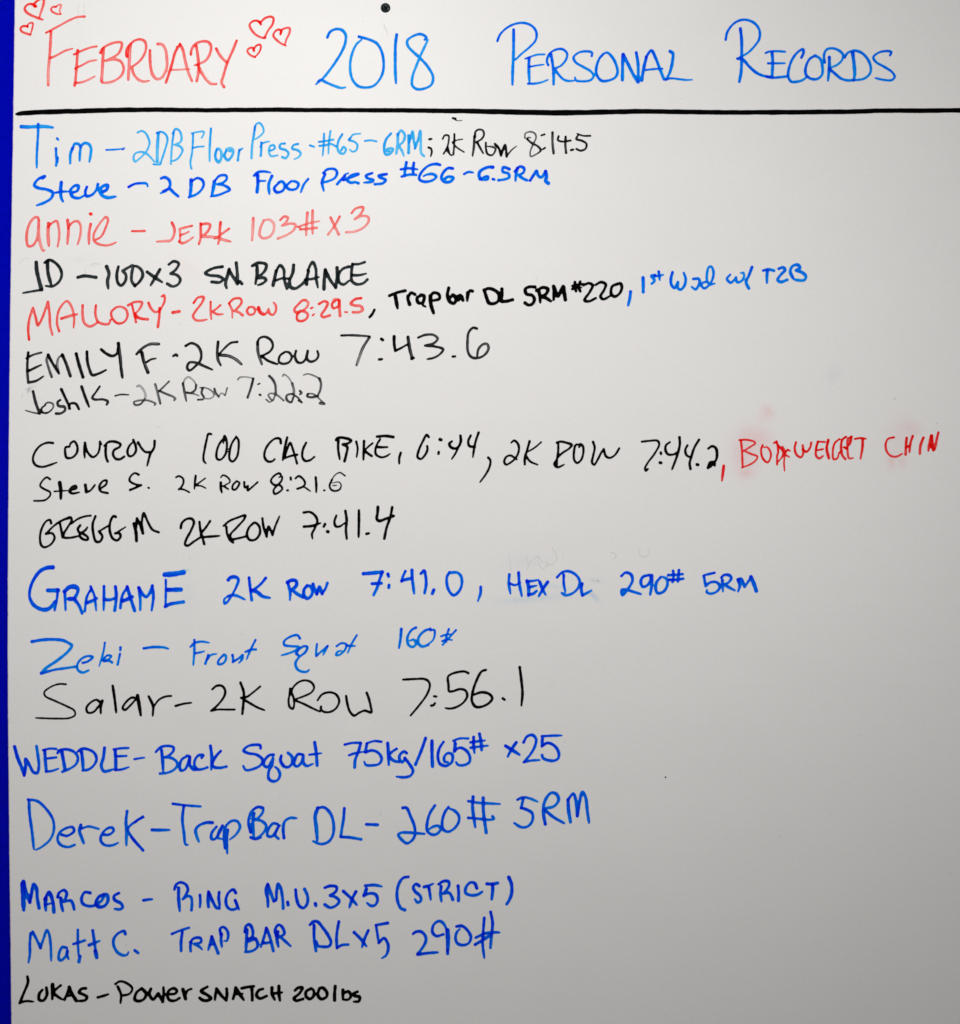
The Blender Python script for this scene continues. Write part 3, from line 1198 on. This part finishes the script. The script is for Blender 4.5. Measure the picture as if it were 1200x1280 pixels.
w4.4 815,35 865,38 915,28
w4.2 870,45 868,110 860,178
w4.4 1020,-25 1045,40 1045,130 1020,195 1000,225
L 17
@10 1150 7.5
W Matt marine 3.4
w3.6 212,125 205,220 205,320 192,398
w3.4 232,112 270,185 305,262c
w3.4 305,262 335,170 365,95 385,130 400,230 405,380
w3.8 550,260 510,255 480,310 478,365 495,378 540,340 555,275c
w3.8 560,290 555,330 568,365
w3.4 655,92 655,200 662,330
w4.6 675,340 665,390
w3.6 612,225 670,208 722,190
w4 795,98 810,200 822,290
w5 820,290 832,350
w4.4 760,235 810,215 860,195
W C. marine 3.8
1100,130 1090,105 1040,120 995,170 990,230 1025,300 1080,330 1115,325 1130,300
@160 1150 7.5
w3.4 65,285 95,308
W TRAP navy 3.6
w3.4 412,130 490,98 572,72
w3.8 510,110 498,200 498,288
w3.8 592,205 585,250 588,290
w3.6 580,210 620,170 680,170 685,205 625,225c 670,250 695,275
w4 785,155 770,220 752,280
w3.8 785,155 810,220 845,310
w3 770,232 815,225
w4 878,130 872,180 880,250
w3.6 870,140 865,80 890,65 925,90 940,140 925,195 905,195
W BAR navy 3.8
w4.2 1115,90 1110,200 1105,290
w4 1095,110 1105,60 1135,40 1165,80 1168,150 1130,200c 1170,185 1200,175
@310 1150 7.5
w4 0,180 45,165 85,200 88,250 50,285 -15,300 -30,300
w3.8 172,75 150,160 120,255
w3.8 172,75 205,160 238,290
w4 145,215 180,215 210,205
w4.6 280,110 272,180 285,250
w3.8 265,150 255,90 285,45 320,65 340,130 300,155c 350,200 400,245
W DLx5 navy 3.8
w4 620,50 620,160 638,290
w4 580,45 610,15 650,15 700,70 755,150 778,210 760,245 700,250 655,240 640,205
w3.8 852,15 835,110 830,180 835,262
w3.6 835,262 880,235 940,230
w4.2 1128,98 1095,170 1068,255
w4 995,115 1060,180 1110,245
@460 1070 7.5
w4 185,628 75,648
w3.4 75,650 90,740 100,815c
w4 100,815 150,770 185,820 190,870 170,930 130,958
W 290# navy 4.4
@500 1100 7.5
w4 122,505 150,485 200,485 240,530 240,580 200,650 165,690c
w4.2 165,698 260,685 355,678
w3.8 405,510 340,525 305,490 310,430 340,395 375,385 410,410 440,470
w5.6 445,470 450,570 447,665
w4 445,660 447,690
w3.8 530,435 580,430 640,480 665,540 640,595 580,610 535,590 520,540 535,485 562,460
w3.6 790,355 780,480 775,600 790,730
w3.8 850,300 868,400 858,520 848,635
w4 710,540 800,500 900,490 932,492
w4.6 705,605 780,560 860,510
L 18
@10 1150 7.5
W LUKAS jet 3.6
w3.6 182,530 188,580 150,680 110,778
w3 110,778 170,760 240,765
w4 322,655 295,690 292,745 330,755 365,700 360,635
w4.8 418,605 418,680 415,740
w3.6 495,612 455,645 430,680 470,720 510,745
w3.8 575,630 555,690 530,745
w4.2 575,630 600,690 640,755
w3.4 550,710 610,705
w3.8 730,640 690,645 665,680 700,695 740,720 725,750 640,760
W dash jet 3.6
w3.8 842,725 890,712 942,695
W Power jet 3.2
w3.4 1030,625 1060,700 1055,778
w3 1005,600 1050,575 1110,590 1165,640 1140,690 1060,710
@160 1150 7.5
w4 130,640 80,680 65,745 100,760 150,740 170,690 140,650
w4 215,645 200,690 235,745 280,690c
w4 285,690 325,765c
w4 325,765 335,700 332,630
w3.6 400,695 440,690 460,665 430,640 380,665 370,710 390,750 440,755 485,730
w4.4 515,650 540,738
w3.2 540,700 560,660 595,645
W SNATCH jet 3.8
w4 745,625 685,665 740,700 780,735 740,755 700,750 672,730
w4 830,650 820,700 815,748
w4 830,645 870,700 915,750
w4 925,645 928,700 920,750
w4 1010,640 1000,690 985,738
w4.4 1010,635 1045,690 1085,748
w3.6 1000,695 1075,690
w3.8 1065,640 1120,628 1180,620
w4 1160,630 1165,700 1165,750
@310 1150 7.5
w3 0,628 50,622
w4 140,645 100,660 80,705 110,735 175,712
w4.4 225,635 225,690 250,745
w4.4 290,620 290,690 300,755
w4.2 225,690 320,678
W 200 jet 3.8
w4 440,660 470,635 510,635 480,690 430,735 450,755 515,740
w4 595,640 545,670 545,715 580,740 615,710 615,660 595,640
w4 670,640 655,700 685,740 735,720 740,680 700,635 670,640
W lbs jet 4
w4.2 818,620 812,690 812,750
w4.2 890,655 890,745
w3.8 890,690 940,670 965,710 940,745 895,745
w4 1025,672 990,690 1000,710 1045,720 1040,760 990,765
L marks
@440 145 7.5
W stray black 1.2
w2.4 945,20 970,25
w1 d.4 955,28 980,42 1030,42
@0 0 1
W speck black 1.4
d.8 831.6,971.4 832.2,971.8
W specks faint 1.6
w1.1 d4.2 1118,498 1118.6,498.3
w1.1 d3.5 1170.5,529 1171,529.4
w1.1 d2.1 860,610.3 860.6,610.4
w1.1 d2.1 973.8,1046 974.4,1046.2
w1.1 d2.8 1186.6,1090 1187,1090.4
w1.1 d2.1 1038.5,1017
w1.1 d2.1 1077,919
w1.1 d2.1 852.3,123
w1.1 d2.1 453.8,26.3
w1.1 d1.8 313.5,168
w1.1 d1.8 225.8,54.6
w1.1 d2.1 238,697.6
w1.1 d2.1 670,380
w1.1 d2.1 670.3,348.8
w1.1 d2.1 301.5,792.5
w1.1 d2.1 225.4,404.6
w1.1 d2.1 469,901.5
w1.1 d2.1 705.5,927
w1.1 d2.1 22.4,857.5
w1.1 d2.1 53.2,1228
w1.1 d1.8 690,855.5
w1.1 d1.8 137,847.5
w1.1 d2.1 158,1181
w1.1 d2.1 157,986
w1.1 d2.1 682,702.4
w1.1 d2.1 681.4,722.4
w1.1 d2.1 704,691.8
w1.2 d4 746.8,725.5 748.6,726.6
w1.1 d1.4 314.4,213
w1.1 d1.4 847,321.5
w1.1 d1.4 1057,294
w1.1 d1.4 1170,955
w1.1 d1.4 942,931
w1.1 d1.4 983,958.6
w1.1 d1.4 200.6,214
@600 680 7.5
W ghost faint 1.2
270,90 280,160 292,240
430,100 450,170 445,240 455,200 540,110 590,170
680,40 720,110 690,180 620,200
d.7 540,110 560,200 600,230 640,170
@750 680 7.5
d1.2 100,80 145,90 150,120 120,138
d.7 370,50 365,90 420,120 460,90 450,50
@20 250 7.5
d1.1 30,590 60,560 90,545 120,545
d1.1 700,605 740,590 790,600
d.7 650,640 652,700
@320 980 7.5
d1.2 1175,245 1160,290
@20 430 7.5
d2.2 55,492 65,468
d1.2 85,425 110,408 150,402
@0 0 1
d.6 98,6 97,30
d.6 105,5 105,20
d1 196,534 200,533
d.6 480,30 485,45
"""

# ---------------- the board ----------------
BX0, BX1, BY0, BY1 = None, 1838, -28, 1192 + 200
BASE = ((X(919 + 0)), 0.0, Z(BY1))
def obj(name, me, mat, parent=None):
    if mat is not None:
        me.materials.clear(); me.materials.append(mat)
    o = bpy.data.objects.new(name, me); COL.objects.link(o)
    if parent is not None: o.parent = parent
    return o
def mesh(name, vs, fs):
    me = bpy.data.meshes.new(name); me.from_pydata(vs, [], fs); me.update(); return me
def loc(v): return (v[0] - BASE[0], v[1] - BASE[1], v[2] - BASE[2])

board = bpy.data.objects.new("whiteboard", None); COL.objects.link(board); board.location = BASE
board['label'] = "white dry erase board covered in red, blue and black handwriting, screwed to a blue wall"
board['category'] = "whiteboard"

# left edge: the panel is a hair bowed
EDGE = [(-28, 18.7), (0, 18.2), (80, 17.1), (160, 16.0), (240, 14.6), (320, 13.4), (400, 12.3), (480, 11.4), (560, 10.6), (640, 10.0), (720, 9.5), (800, 9.3),
        (880, 9.6), (960, 10.3), (1040, 11.1), (1120, 12.0), (1200, 13.0), (1280, 13.9), (BY1, 15.6)]
TH = 0.0055
def board_panel():
    ys = np.linspace(BY0, BY1, 140); xe = np.interp(ys, [e[0] for e in EDGE], [e[1] for e in EDGE])
    vs = []; fs = []
    for y, x in zip(ys, xe):
        for p in ((x + 1.0, 0.0), (BX1, 0.0), (BX1, TH), (x + 1.0, TH)): vs.append(loc((X(p[0]), p[1], Z(y))))
    n = len(ys)
    for i in range(n - 1):
        a, b = i * 4, i * 4 + 4
        for j in range(4):
            k = (j + 1) % 4
            fs.append((a + j, b + j, b + k, a + k))
    fs += [(0, 1, 2, 3), tuple(4 * (n - 1) + q for q in (3, 2, 1, 0))]
    me = mesh("panel", vs, fs)
    bm = bmesh.new(); bm.from_mesh(me); bmesh.ops.recalc_face_normals(bm, faces=bm.faces); bm.to_mesh(me); bm.free()
    return me
obj("panel", board_panel(), board_mat(), board)
# left rim added to the panel: ragged lip, lilac standing in for lens fringing
m, nt, b = newmat("lilac_fringe_edge")
pos = node(nt, 'ShaderNodeNewGeometry').outputs['Position']
rp = node(nt, 'ShaderNodeValToRGB'); nt.links.new(noise(nt, pos, 60, 4, .7, 1, 1, 1), rp.inputs[0])
rp.color_ramp.elements[0].position = .36; rp.color_ramp.elements[0].color = (.42, .30, .55, 1)
rp.color_ramp.elements[1].position = .52; rp.color_ramp.elements[1].color = (.80, .70, .84, 1)
nt.links.new(rp.outputs[0], b.inputs['Base Color']); b.inputs['Roughness'].default_value = .6
vs = []; fs = []
ys = np.linspace(BY0, BY1, 900); xe = np.interp(ys, [e[0] for e in EDGE], [e[1] for e in EDGE])
for i, (y, x) in enumerate(zip(ys, xe)):
    j = RNG.normal() * .09 + .12 * math.sin(y * .11) * math.sin(y * .037)
    for dx, yy in ((1.0, .0), (.45, .0001), (.1 + j, .0006), (.0 + j, TH)): vs.append(loc((X(x + dx), yy, Z(y))))
for i in range(len(ys) - 1):
    for q in range(3): a = i * 4 + q; fs.append((a, a + 1, a + 5, a + 4))
o = obj("panel_edge", mesh("panel_edge", vs, fs), m, board)
o['label'] = "left edge of the board, coloured pale lilac like a lens fringe"

# ---------------- the screw ----------------
def screw():
    cx, cz, R, H = X(481.9), Z(10.4), .0062, .0030
    nr, na = 26, 72
    vs = [loc((cx, 0, cz))]; 
    def h(r, a):
        t = r / R
        y = H * math.sqrt(max(0, 1 - t * t * .97)) + .0002
        u, v = r * math.cos(a + .35), r * math.sin(a + .35)
        w = .00085
        def arm(p, q): return max(0, min(1, (w - abs(q)) / .00016)) * max(0, min(1, (.0030 - abs(p)) / .0006))
        c = max(arm(u, v), arm(v, u)); c = max(c, max(0, min(1, (.0011 - r) / .0003)))
        return y - c * .0020
    vs[0] = (0, -h(0, 0), 0)
    for i in range(1, nr + 1):
        r = R * (i / nr) ** .8
        for j in range(na):
            a = 2 * math.pi * j / na
            vs.append((r * math.cos(a), -h(r, a) if i < nr else .0022, r * math.sin(a)))
    # head tilted a little downwards to move its highlight to the upper part
    ct, s_ = math.cos(math.radians(13)), math.sin(math.radians(13))
    vs = [loc((cx + v[0], v[1] * ct - v[2] * s_, cz + v[2] * ct + v[1] * s_ + .0004)) for v in vs]
    fs = [(0, 1 + (j + 1) % na, 1 + j) for j in range(na)]
    for i in range(nr - 1):
        for j in range(na):
            a = 1 + i * na + j; b2 = 1 + i * na + (j + 1) % na
            fs.append((a, b2, b2 + na, a + na))
    me = mesh("screw", vs, fs)
    bm = bmesh.new(); bm.from_mesh(me); bmesh.ops.recalc_face_normals(bm, faces=bm.faces); bm.to_mesh(me); bm.free()
    for p in me.polygons: p.use_smooth = True
    m, nt, b = newmat("blackened_steel")
    pos = node(nt, 'ShaderNodeNewGeometry').outputs['Position']
    rp = node(nt, 'ShaderNodeValToRGB'); nt.links.new(noise(nt, pos, 500, 3, .6), rp.inputs[0])
    rp.color_ramp.elements[0].color = (.004, .006, .007, 1); rp.color_ramp.elements[1].color = (.022, .034, .038, 1)
    nt.links.new(rp.outputs[0], b.inputs['Base Color'])
    b.inputs['Metallic'].default_value = 0; b.inputs['Roughness'].default_value = .26
    m2, nt2, b2 = newmat("recess_shade"); b2.inputs['Base Color'].default_value = (.003, .004, .006, 1)  # near-black painted on the cross faces as the recess's shade
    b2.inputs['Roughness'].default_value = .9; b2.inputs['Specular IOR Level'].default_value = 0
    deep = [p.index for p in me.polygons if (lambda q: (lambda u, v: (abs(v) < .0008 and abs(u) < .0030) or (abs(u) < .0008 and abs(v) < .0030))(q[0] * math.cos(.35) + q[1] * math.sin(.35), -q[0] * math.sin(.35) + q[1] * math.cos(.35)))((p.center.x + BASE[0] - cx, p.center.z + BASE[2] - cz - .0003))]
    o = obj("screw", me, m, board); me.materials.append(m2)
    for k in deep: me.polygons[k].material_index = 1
    o['label'] = "black cross head screw near the top of the board"
screw()

# ---------------- handwriting ----------------
def crom(P, step=.9):
    P = [np.array(p, float) for p in P]
    if len(P) == 1: P = [P[0] - [.2, 0], P[0] + [.2, 0]]
    if len(P) == 2: 
        return np.linspace(P[0], P[1], max(2, int(np.hypot(*(P[1] - P[0])) / step) + 1))
    Q = [2 * P[0] - P[1]] + P + [2 * P[-1] - P[-2]]
    out = []
    for i in range(1, len(Q) - 2):
        p0, p1, p2, p3 = Q[i - 1:i + 3]
        t0 = 0; t1 = t0 + max(.01, np.hypot(*(p1 - p0))) ** .5; t2 = t1 + max(.01, np.hypot(*(p2 - p1))) ** .5; t3 = t2 + max(.01, np.hypot(*(p3 - p2))) ** .5
        n = max(2, int(np.hypot(*(p2 - p1)) / step) + 1)
        for t in np.linspace(t1, t2, n, endpoint=(i == len(Q) - 3)):
            A1 = (t1 - t) / (t1 - t0) * p0 + (t - t0) / (t1 - t0) * p1
            A2 = (t2 - t) / (t2 - t1) * p1 + (t - t1) / (t2 - t1) * p2
            A3 = (t3 - t) / (t3 - t2) * p2 + (t - t2) / (t3 - t2) * p3
            B1 = (t2 - t) / (t2 - t0) * A1 + (t - t0) / (t2 - t0) * A2
            B2 = (t3 - t) / (t3 - t1) * A2 + (t - t1) / (t3 - t1) * A3
            out.append((t2 - t) / (t2 - t1) * B1 + (t - t1) / (t2 - t1) * B2)
    return np.array(out)

def parse(txt):
    lines = {}; cur = None; wd = None; ox = oy = 0; sc = 1
    for ln in txt.strip().split('\n'):
        ln = ln.strip()
        if not ln: continue
        if ln[0] == 'L' and ln[1] == ' ':
            cur = lines.setdefault(ln[2:].rstrip('b'), []); wd = None
        elif ln[0] == '@':
            ox, oy, sc = map(float, ln[1:].split())
        elif ln[0] == 'W' and ln[1] == ' ':
            _, t, s, wid = ln.split(); wd = dict(text=t, style=s, w=float(wid), st=[]); cur.append(wd)
        else:
            w_, d_, nib = wd['w'], None, 0; segs = [[]]
            for tk in ln.split():
                if tk[0] == 'w': w_ = float(tk[1:])
                elif tk[0] == 'd': d_ = float(tk[1:])
                elif tk[0] == 'n': nib = float(tk[1:])
                else:
                    c = tk.endswith('c'); tk = tk.rstrip('c'); a, b_ = tk.split(',')
                    p = (ox + float(a) / sc, oy + float(b_) / sc)
                    segs[-1].append(p)
                    if c: segs.append([p])
            pts = None
            for sg in segs:
                if len(sg) < 2 and pts is not None: continue
                q = crom(sg); pts = q if pts is None else np.vstack([pts, q[1:]])
            wd['st'].append((pts, w_, d_, nib))
    return lines

G = 0.62        # ink mesh cell, in photograph pixels
def ink_mesh(wd, lift):
    fam, dens, hollow, streak, pool, _ = ST[wd['style']]
    allp = np.vstack([s[0] for s in wd['st']]); mw = max(max(s[1], s[3]) for s in wd['st'])
    x0, y0 = allp.min(0) - mw; x1, y1 = allp.max(0) + mw
    nx, ny = int((x1 - x0) / G) + 2, int((y1 - y0) / G) + 2
    gx = x0 + np.arange(nx) * G; gy = y0 + np.arange(ny) * G
    sdf = np.full((ny, nx), 9.0); D1 = np.zeros((ny, nx)); D2 = np.zeros((ny, nx))
    for pts, w_, d_, nib in wd['st']:
        # a natural pen: slight width drift along the stroke
        d = np.diff(pts, axis=0); L = np.hypot(d[:, 0], d[:, 1]) + 1e-9; s = np.concatenate([[0], np.cumsum(L)])
        ph = RNG.uniform(0, 6.28, 8)
        w_ = w_ + float(np.interp(w_, [2.6, 4.2], [.34, .10])); nib = nib * .92
        tg = np.gradient(pts, axis=0); tl = np.hypot(tg[:, 0], tg[:, 1]) + 1e-9
        slant = np.abs(tg[:, 0] * .64 + tg[:, 1] * .77) / tl        # bullet tip worn flat: strokes rising to the right come out thinner
        slant = np.convolve(np.pad(slant, 3, mode='edge'), np.ones(7) / 7, 'valid')
        wv = w_ * (.86 + .22 * slant)
        if s[-1] > 9 and ph[7] > 2.6: wv = wv * (1 - .34 * np.exp(-(s[-1] - s) / 3.5))
        if nib:
            tx = np.abs(np.gradient(pts[:, 0])); tt = np.hypot(tx, np.gradient(pts[:, 1])) + 1e-9
            wv = wv + (nib - wv) * np.clip(tx / tt, 0, 1) ** 1.2
            wv = np.convolve(np.pad(wv, 2, mode='edge'), np.ones(5) / 5, 'valid')
        wv = wv * (1 + .05 * np.sin(s * .31 + ph[0]) + .04 * np.sin(s * .77 + ph[1]))
        hw = wv / 2
        bx0, by0 = pts.min(0) - hw.max() - 1.5; bx1, by1 = pts.max(0) + hw.max() + 1.5
        i0, i1 = max(0, int((bx0 - x0) / G)), min(nx, int((bx1 - x0) / G) + 2)
        j0, j1 = max(0, int((by0 - y0) / G)), min(ny, int((by1 - y0) / G) + 2)
        PX, PY = np.meshgrid(gx[i0:i1], gy[j0:j1]); sh = PX.shape
        best = np.full(sh, 1e9); rr = np.full(sh, 1.0); ss = np.zeros(sh); lat = np.zeros(sh)
        M = 8; total = s[-1]
        for k0 in range(0, len(L), M):
            k1 = min(len(L), k0 + M)
            seg = pts[k0:k1 + 1]; lo = seg.min(0) - hw.max() - 1.5; hi = seg.max(0) + hw.max() + 1.5
            a0, a1 = np.searchsorted(gx[i0:i1], [lo[0], hi[0]]); b0, b1 = np.searchsorted(gy[j0:j1], [lo[1], hi[1]])
            if a1 <= a0 or b1 <= b0: continue
            qx, qy = PX[b0:b1, a0:a1], PY[b0:b1, a0:a1]
            for k in range(k0, k1):
                ax, ay = pts[k]; ux, uy = d[k] / L[k]
                t = np.clip((qx - ax) * ux + (qy - ay) * uy, 0, L[k])
                ex, ey = qx - ax - t * ux, qy - ay - t * uy
                dist = np.hypot(ex, ey); f = t / L[k]; h_ = hw[k] * (1 - f) + hw[k + 1] * f
                v = dist - h_
                B = best[b0:b1, a0:a1]; mk = v < B
                B[mk] = v[mk]
                rr[b0:b1, a0:a1][mk] = (dist / h_)[mk]; ss[b0:b1, a0:a1][mk] = (s[k] + t)[mk]
                lat[b0:b1, a0:a1][mk] = ((ux * ey - uy * ex) / h_)[mk]
        base = dens * (d_ if d_ is not None else 1.0)
        r = np.clip(rr, 0, 1)
        prof = 1 - hollow * (1 - r ** 2.2)
        edge = np.clip(-best / .8, 0, 1); prof = prof * ((.5 + .5 * edge) if fam in ('blue', 'azure', 'navy') else (.75 + .25 * edge))
        st = np.sin(lat * 2.3 + ph[2] + .6 * np.sin(ss * .05 + ph[3])) * .6 + np.sin(lat * 5.1 + ph[4] + .5 * np.sin(ss * .08 + ph[5])) * .4
        al = .55 * np.sin(ss * .12 + ph[6]) + .45 * np.sin(ss * .045 + ph[7])
        ends = np.exp(-ss / 2.2) * .7 + np.exp(-(total - ss) / 2.0)
        ds = base * prof * ((1.10 - .2 * ss / (total + 1e-6)) if fam in ('black', 'slate') else (1.22 - .44 * ss / (total + 1e-6))) * (1 + streak * st + streak * .55 * al + pool * ends)
        ds = np.where(best < .5, np.maximum(ds, .02), 0)
        T = sdf[j0:j1, i0:i1]; np.minimum(T, best, out=T)
        a_, b_ = D1[j0:j1, i0:i1], D2[j0:j1, i0:i1]
        nb = b_ + np.minimum(a_, ds); na_ = np.maximum(a_, ds)
        D1[j0:j1, i0:i1] = na_; D2[j0:j1, i0:i1] = nb
    den = D1 + .42 * D2
    ins = sdf < 0
    cell = ins[:-1, :-1] | ins[1:, :-1] | ins[:-1, 1:] | ins[1:, 1:]
    cj, ci = np.nonzero(cell)
    vid = np.full((ny, nx), -1); used = np.zeros((ny, nx), bool)
    for a, b_ in ((0, 0), (0, 1), (1, 0), (1, 1)): used[cj + a, ci + b_] = True
    uj, ui = np.nonzero(used); vid[uj, ui] = np.arange(len(uj))
    gyy, gxx = np.gradient(sdf, G)
    gl = np.hypot(gxx, gyy) + 1e-6
    off = np.where(sdf > 0, np.minimum(sdf, G * 1.3), 0)
    vx = (gx[None, :] - off * gxx / gl)[uj, ui]; vy = (gy[:, None] - off * gyy / gl)[uj, ui]
    # vertices moved onto the outline keep a thin density
    dv = den[uj, ui]; out = sdf[uj, ui] > 0
    if out.any(): dv[out] = np.maximum(dv[out], dens * .45)
    co = np.empty((len(uj), 3)); co[:, 0] = (vx - 600) * .001 - BASE[0]; co[:, 1] = -lift - BASE[1]; co[:, 2] = (640 - vy) * .001 + 1.5 - BASE[2]
    f = np.stack([vid[cj, ci], vid[cj + 1, ci], vid[cj + 1, ci + 1], vid[cj, ci + 1]], 1)
    me = bpy.data.meshes.new("ink")
    me.vertices.add(len(co)); me.vertices.foreach_set("co", co.ravel())
    me.loops.add(f.size); me.loops.foreach_set("vertex_index", f.ravel().astype(np.int32))
    me.polygons.add(len(f)); me.polygons.foreach_set("loop_start", np.arange(0, f.size, 4, dtype=np.int32))
    me.update(calc_edges=True); me.validate()
    at = me.attributes.new("ink_load", 'FLOAT', 'POINT')
    if len(me.vertices) == len(dv): at.data.foreach_set("value", dv.astype(np.float32))
    return me, MAT[fam]

LABEL = {
 'heading': "heading line reading February 2018 Personal Records, red and blue",
 '1': "sky blue and black line reading 2DB Floor Press #65-6RM; 2K Row 8:14.5",
 '2': "blue line reading 2 DB Floor Press #66 - 6.5RM",
 '3': "red line reading Jerk 103# x 3",
 '4': "grey black line reading 100x3 SN. Balance",
 '5': "red, black and blue line reading 2K Row 8:29.5, Trap bar DL, 1st Wod w/ T2B",
 '6': "black line reading 2K Row 7:43.6",
 '7': "thin faded black line reading 2K Row 7:22.2",
 '8': "long black and crimson line reading 100 Cal Bike, 2K Row 7:44.2, Bodyweight Chin",
 '9': "small black line reading 2K Row 8:21.6",
 '10': "black line reading 2K Row 7:41.4",
 '11': "royal blue line reading 2K Row 7:41.0, Hex DL 290# 5RM",
 '12': "blue line reading Front Squat 160#",
 '13': "black line reading 2K Row 7:56.1",
 '14': "deep blue line reading Back Squat 75kg/165# x25",
 '15': "deep blue line reading Trap Bar DL - 260# 5RM",
 '16': "deep blue line reading Ring M.U. 3x5 (strict)",
 '17': "deep blue line reading Trap Bar DL x5 290#",
 '18': "small black line reading Power Snatch 200 lbs at the bottom",
 'marks': "stray specks and faint ghost strokes left on the board"}
NAMES = {'Tim', 'Steve', 'annie', 'JD', 'MALLORY', 'EMILY', 'F', 'Josh', 'CONROY', 'GREGG', 'GRAHAM', 'Zeki', 'Salar', 'Salar_r', 'WEDDLE', 'Derek', 'MARCOS', 'Matt', 'LUKAS'}
idx = 0
for key, words in parse(INK).items():
    if key == 'rule': key = 'marks'
    # the line itself is an Empty at its left end that gathers its words
    part = bpy.data.objects.new("stray_marks" if key == 'marks' else "handwritten_line", None); COL.objects.link(part); part.parent = board
    part['label'] = LABEL[key]
    for wd in words:
        idx += 1
        me, mt = ink_mesh(wd, .00012 + .000012 * (idx % 9))
        if wd['text'] == 'heart': nm, lb = 'heart', 'small hand drawn red heart outline'
        elif key == 'marks': nm, lb = 'mark', None
        elif wd['text'] in NAMES: nm, lb = 'word', ST[wd['style']][5] + " handwritten name that starts the line" if wd['text'] not in ('F', 'Salar_r') else None
        else: nm, lb = 'word', None
        o = obj(nm, me, mt, part)
        if lb: o['label'] = lb
        if nm == 'mark' and wd['text'] != 'speck': o['kind'] = 'stuff'

# heavy black rule drawn under the heading (centre y and thickness measured along it)
RULE = [(19.5, 142.8, 4.2), (24, 141.8, 5.6), (50, 140.2, 6.3), (80, 139.4, 6.4), (150, 137.4, 6.2), (200, 137.2, 5.8), (260, 137.8, 5.6), (300, 137.5, 5.8), (350, 137.2, 5.9), (380, 137.5, 5.6),
        (440, 137.7, 5.5), (500, 138.0, 5.8), (550, 138.6, 6.0), (580, 138.8, 6.2), (620, 139.7, 6.8), (660, 140.4, 7.0), (690, 141.0, 7.1), (730, 140.6, 6.9), (770, 139.8, 6.4), (800, 139.2, 6.3),
        (840, 139.6, 6.2), (880, 140.3, 6.1), (920, 140.6, 6.1), (960, 140.3, 6.2), (1000, 140.2, 6.3), (1060, 139.7, 6.2), (1100, 138.4, 6.0), (1150, 138.3, 6.0), (1200, 138.0, 6.1), (1260, 137.8, 6.1),
        (1500, 138.5, 6.2), (1800, 138.0, 6.2)]
xs = np.arange(19.0, 1800, .9); yc = np.interp(xs, [r[0] for r in RULE], [r[1] for r in RULE]); th = np.interp(xs, [r[0] for r in RULE], [r[2] for r in RULE])
k = np.ones(15) / 15
yc = np.convolve(np.pad(yc, 7, mode='edge'), k, 'valid'); th = np.convolve(np.pad(th, 4, mode='edge'), np.ones(9) / 9, 'valid')
j1 = np.convolve(RNG.normal(size=len(xs) + 10), np.ones(11) / 11, 'valid') * .35; j2 = np.convolve(RNG.normal(size=len(xs) + 10), np.ones(11) / 11, 'valid') * .35
vs = []; fs = []; dn = []
nr = 9
for i, x in enumerate(xs):
    h_ = th[i] / 2; cap = min(1, math.sqrt(max(.12, (x - 18.5) / 5)))
    for q in range(nr):
        t = q / (nr - 1) * 2 - 1
        yy = yc[i] + t * h_ * cap + (j1[i] if t < 0 else j2[i]) * abs(t)
        vs.append(loc((X(x), -.00012, Z(yy))))
        gap = math.exp(-((t + .72) / .16) ** 2) * (1 if 148 < x < 168 else .8 if 346 < x < 402 else 0)
        dn.append((1.25 if abs(t) > .99 else 1.75) * (1 - .55 * gap) * (1 + .12 * math.sin(t * 4 + x * .03) + .08 * math.sin(x * .21)) * (.8 if x < 28 else 1))
for i in range(len(xs) - 1):
    for q in range(nr - 1): a = i * nr + q; fs.append((a, a + 1, a + 1 + nr, a + nr))
me = mesh("ruled_line", vs, fs)
at = me.attributes.new("ink_load", 'FLOAT', 'POINT'); at.data.foreach_set("value", np.array(dn, np.float32))
o = obj("ruled_line", me, MAT['black'], board); o['label'] = "thick black line drawn across the board under the heading"

# ---------------- blue wall behind the board ----------------
m, nt, b = newmat("blue_wall_paint")
pos = node(nt, 'ShaderNodeNewGeometry').outputs['Position']
rp = node(nt, 'ShaderNodeValToRGB'); nt.links.new(noise(nt, pos, 130, 4, .6), rp.inputs[0])
rp.color_ramp.elements[0].position = .3; rp.color_ramp.elements[0].color = (.0005, .0017, .40, 1)
rp.color_ramp.elements[1].position = .7; rp.color_ramp.elements[1].color = (.0008, .0028, .48, 1)
nt.links.new(rp.outputs[0], b.inputs['Base Color']); b.inputs['Roughness'].default_value = .75; b.inputs['Specular IOR Level'].default_value = 0
bp = node(nt, 'ShaderNodeBump'); bp.inputs['Strength'].default_value = .3; bp.inputs['Distance'].default_value = .0006
nt.links.new(noise(nt, pos, 300, 3, .6), bp.inputs['Height']); nt.links.new(bp.outputs[0], b.inputs['Normal'])
bm = bmesh.new(); bmesh.ops.create_cube(bm, size=1)
for v in bm.verts: v.co = ((v.co.x * 5.0), TH + .0004 + .05 + v.co.y * .1, 1.5 + v.co.z * 3.0)
me = bpy.data.meshes.new("wall"); bm.to_mesh(me); bm.free()
o = obj("wall", me, m); o['kind'] = 'structure'
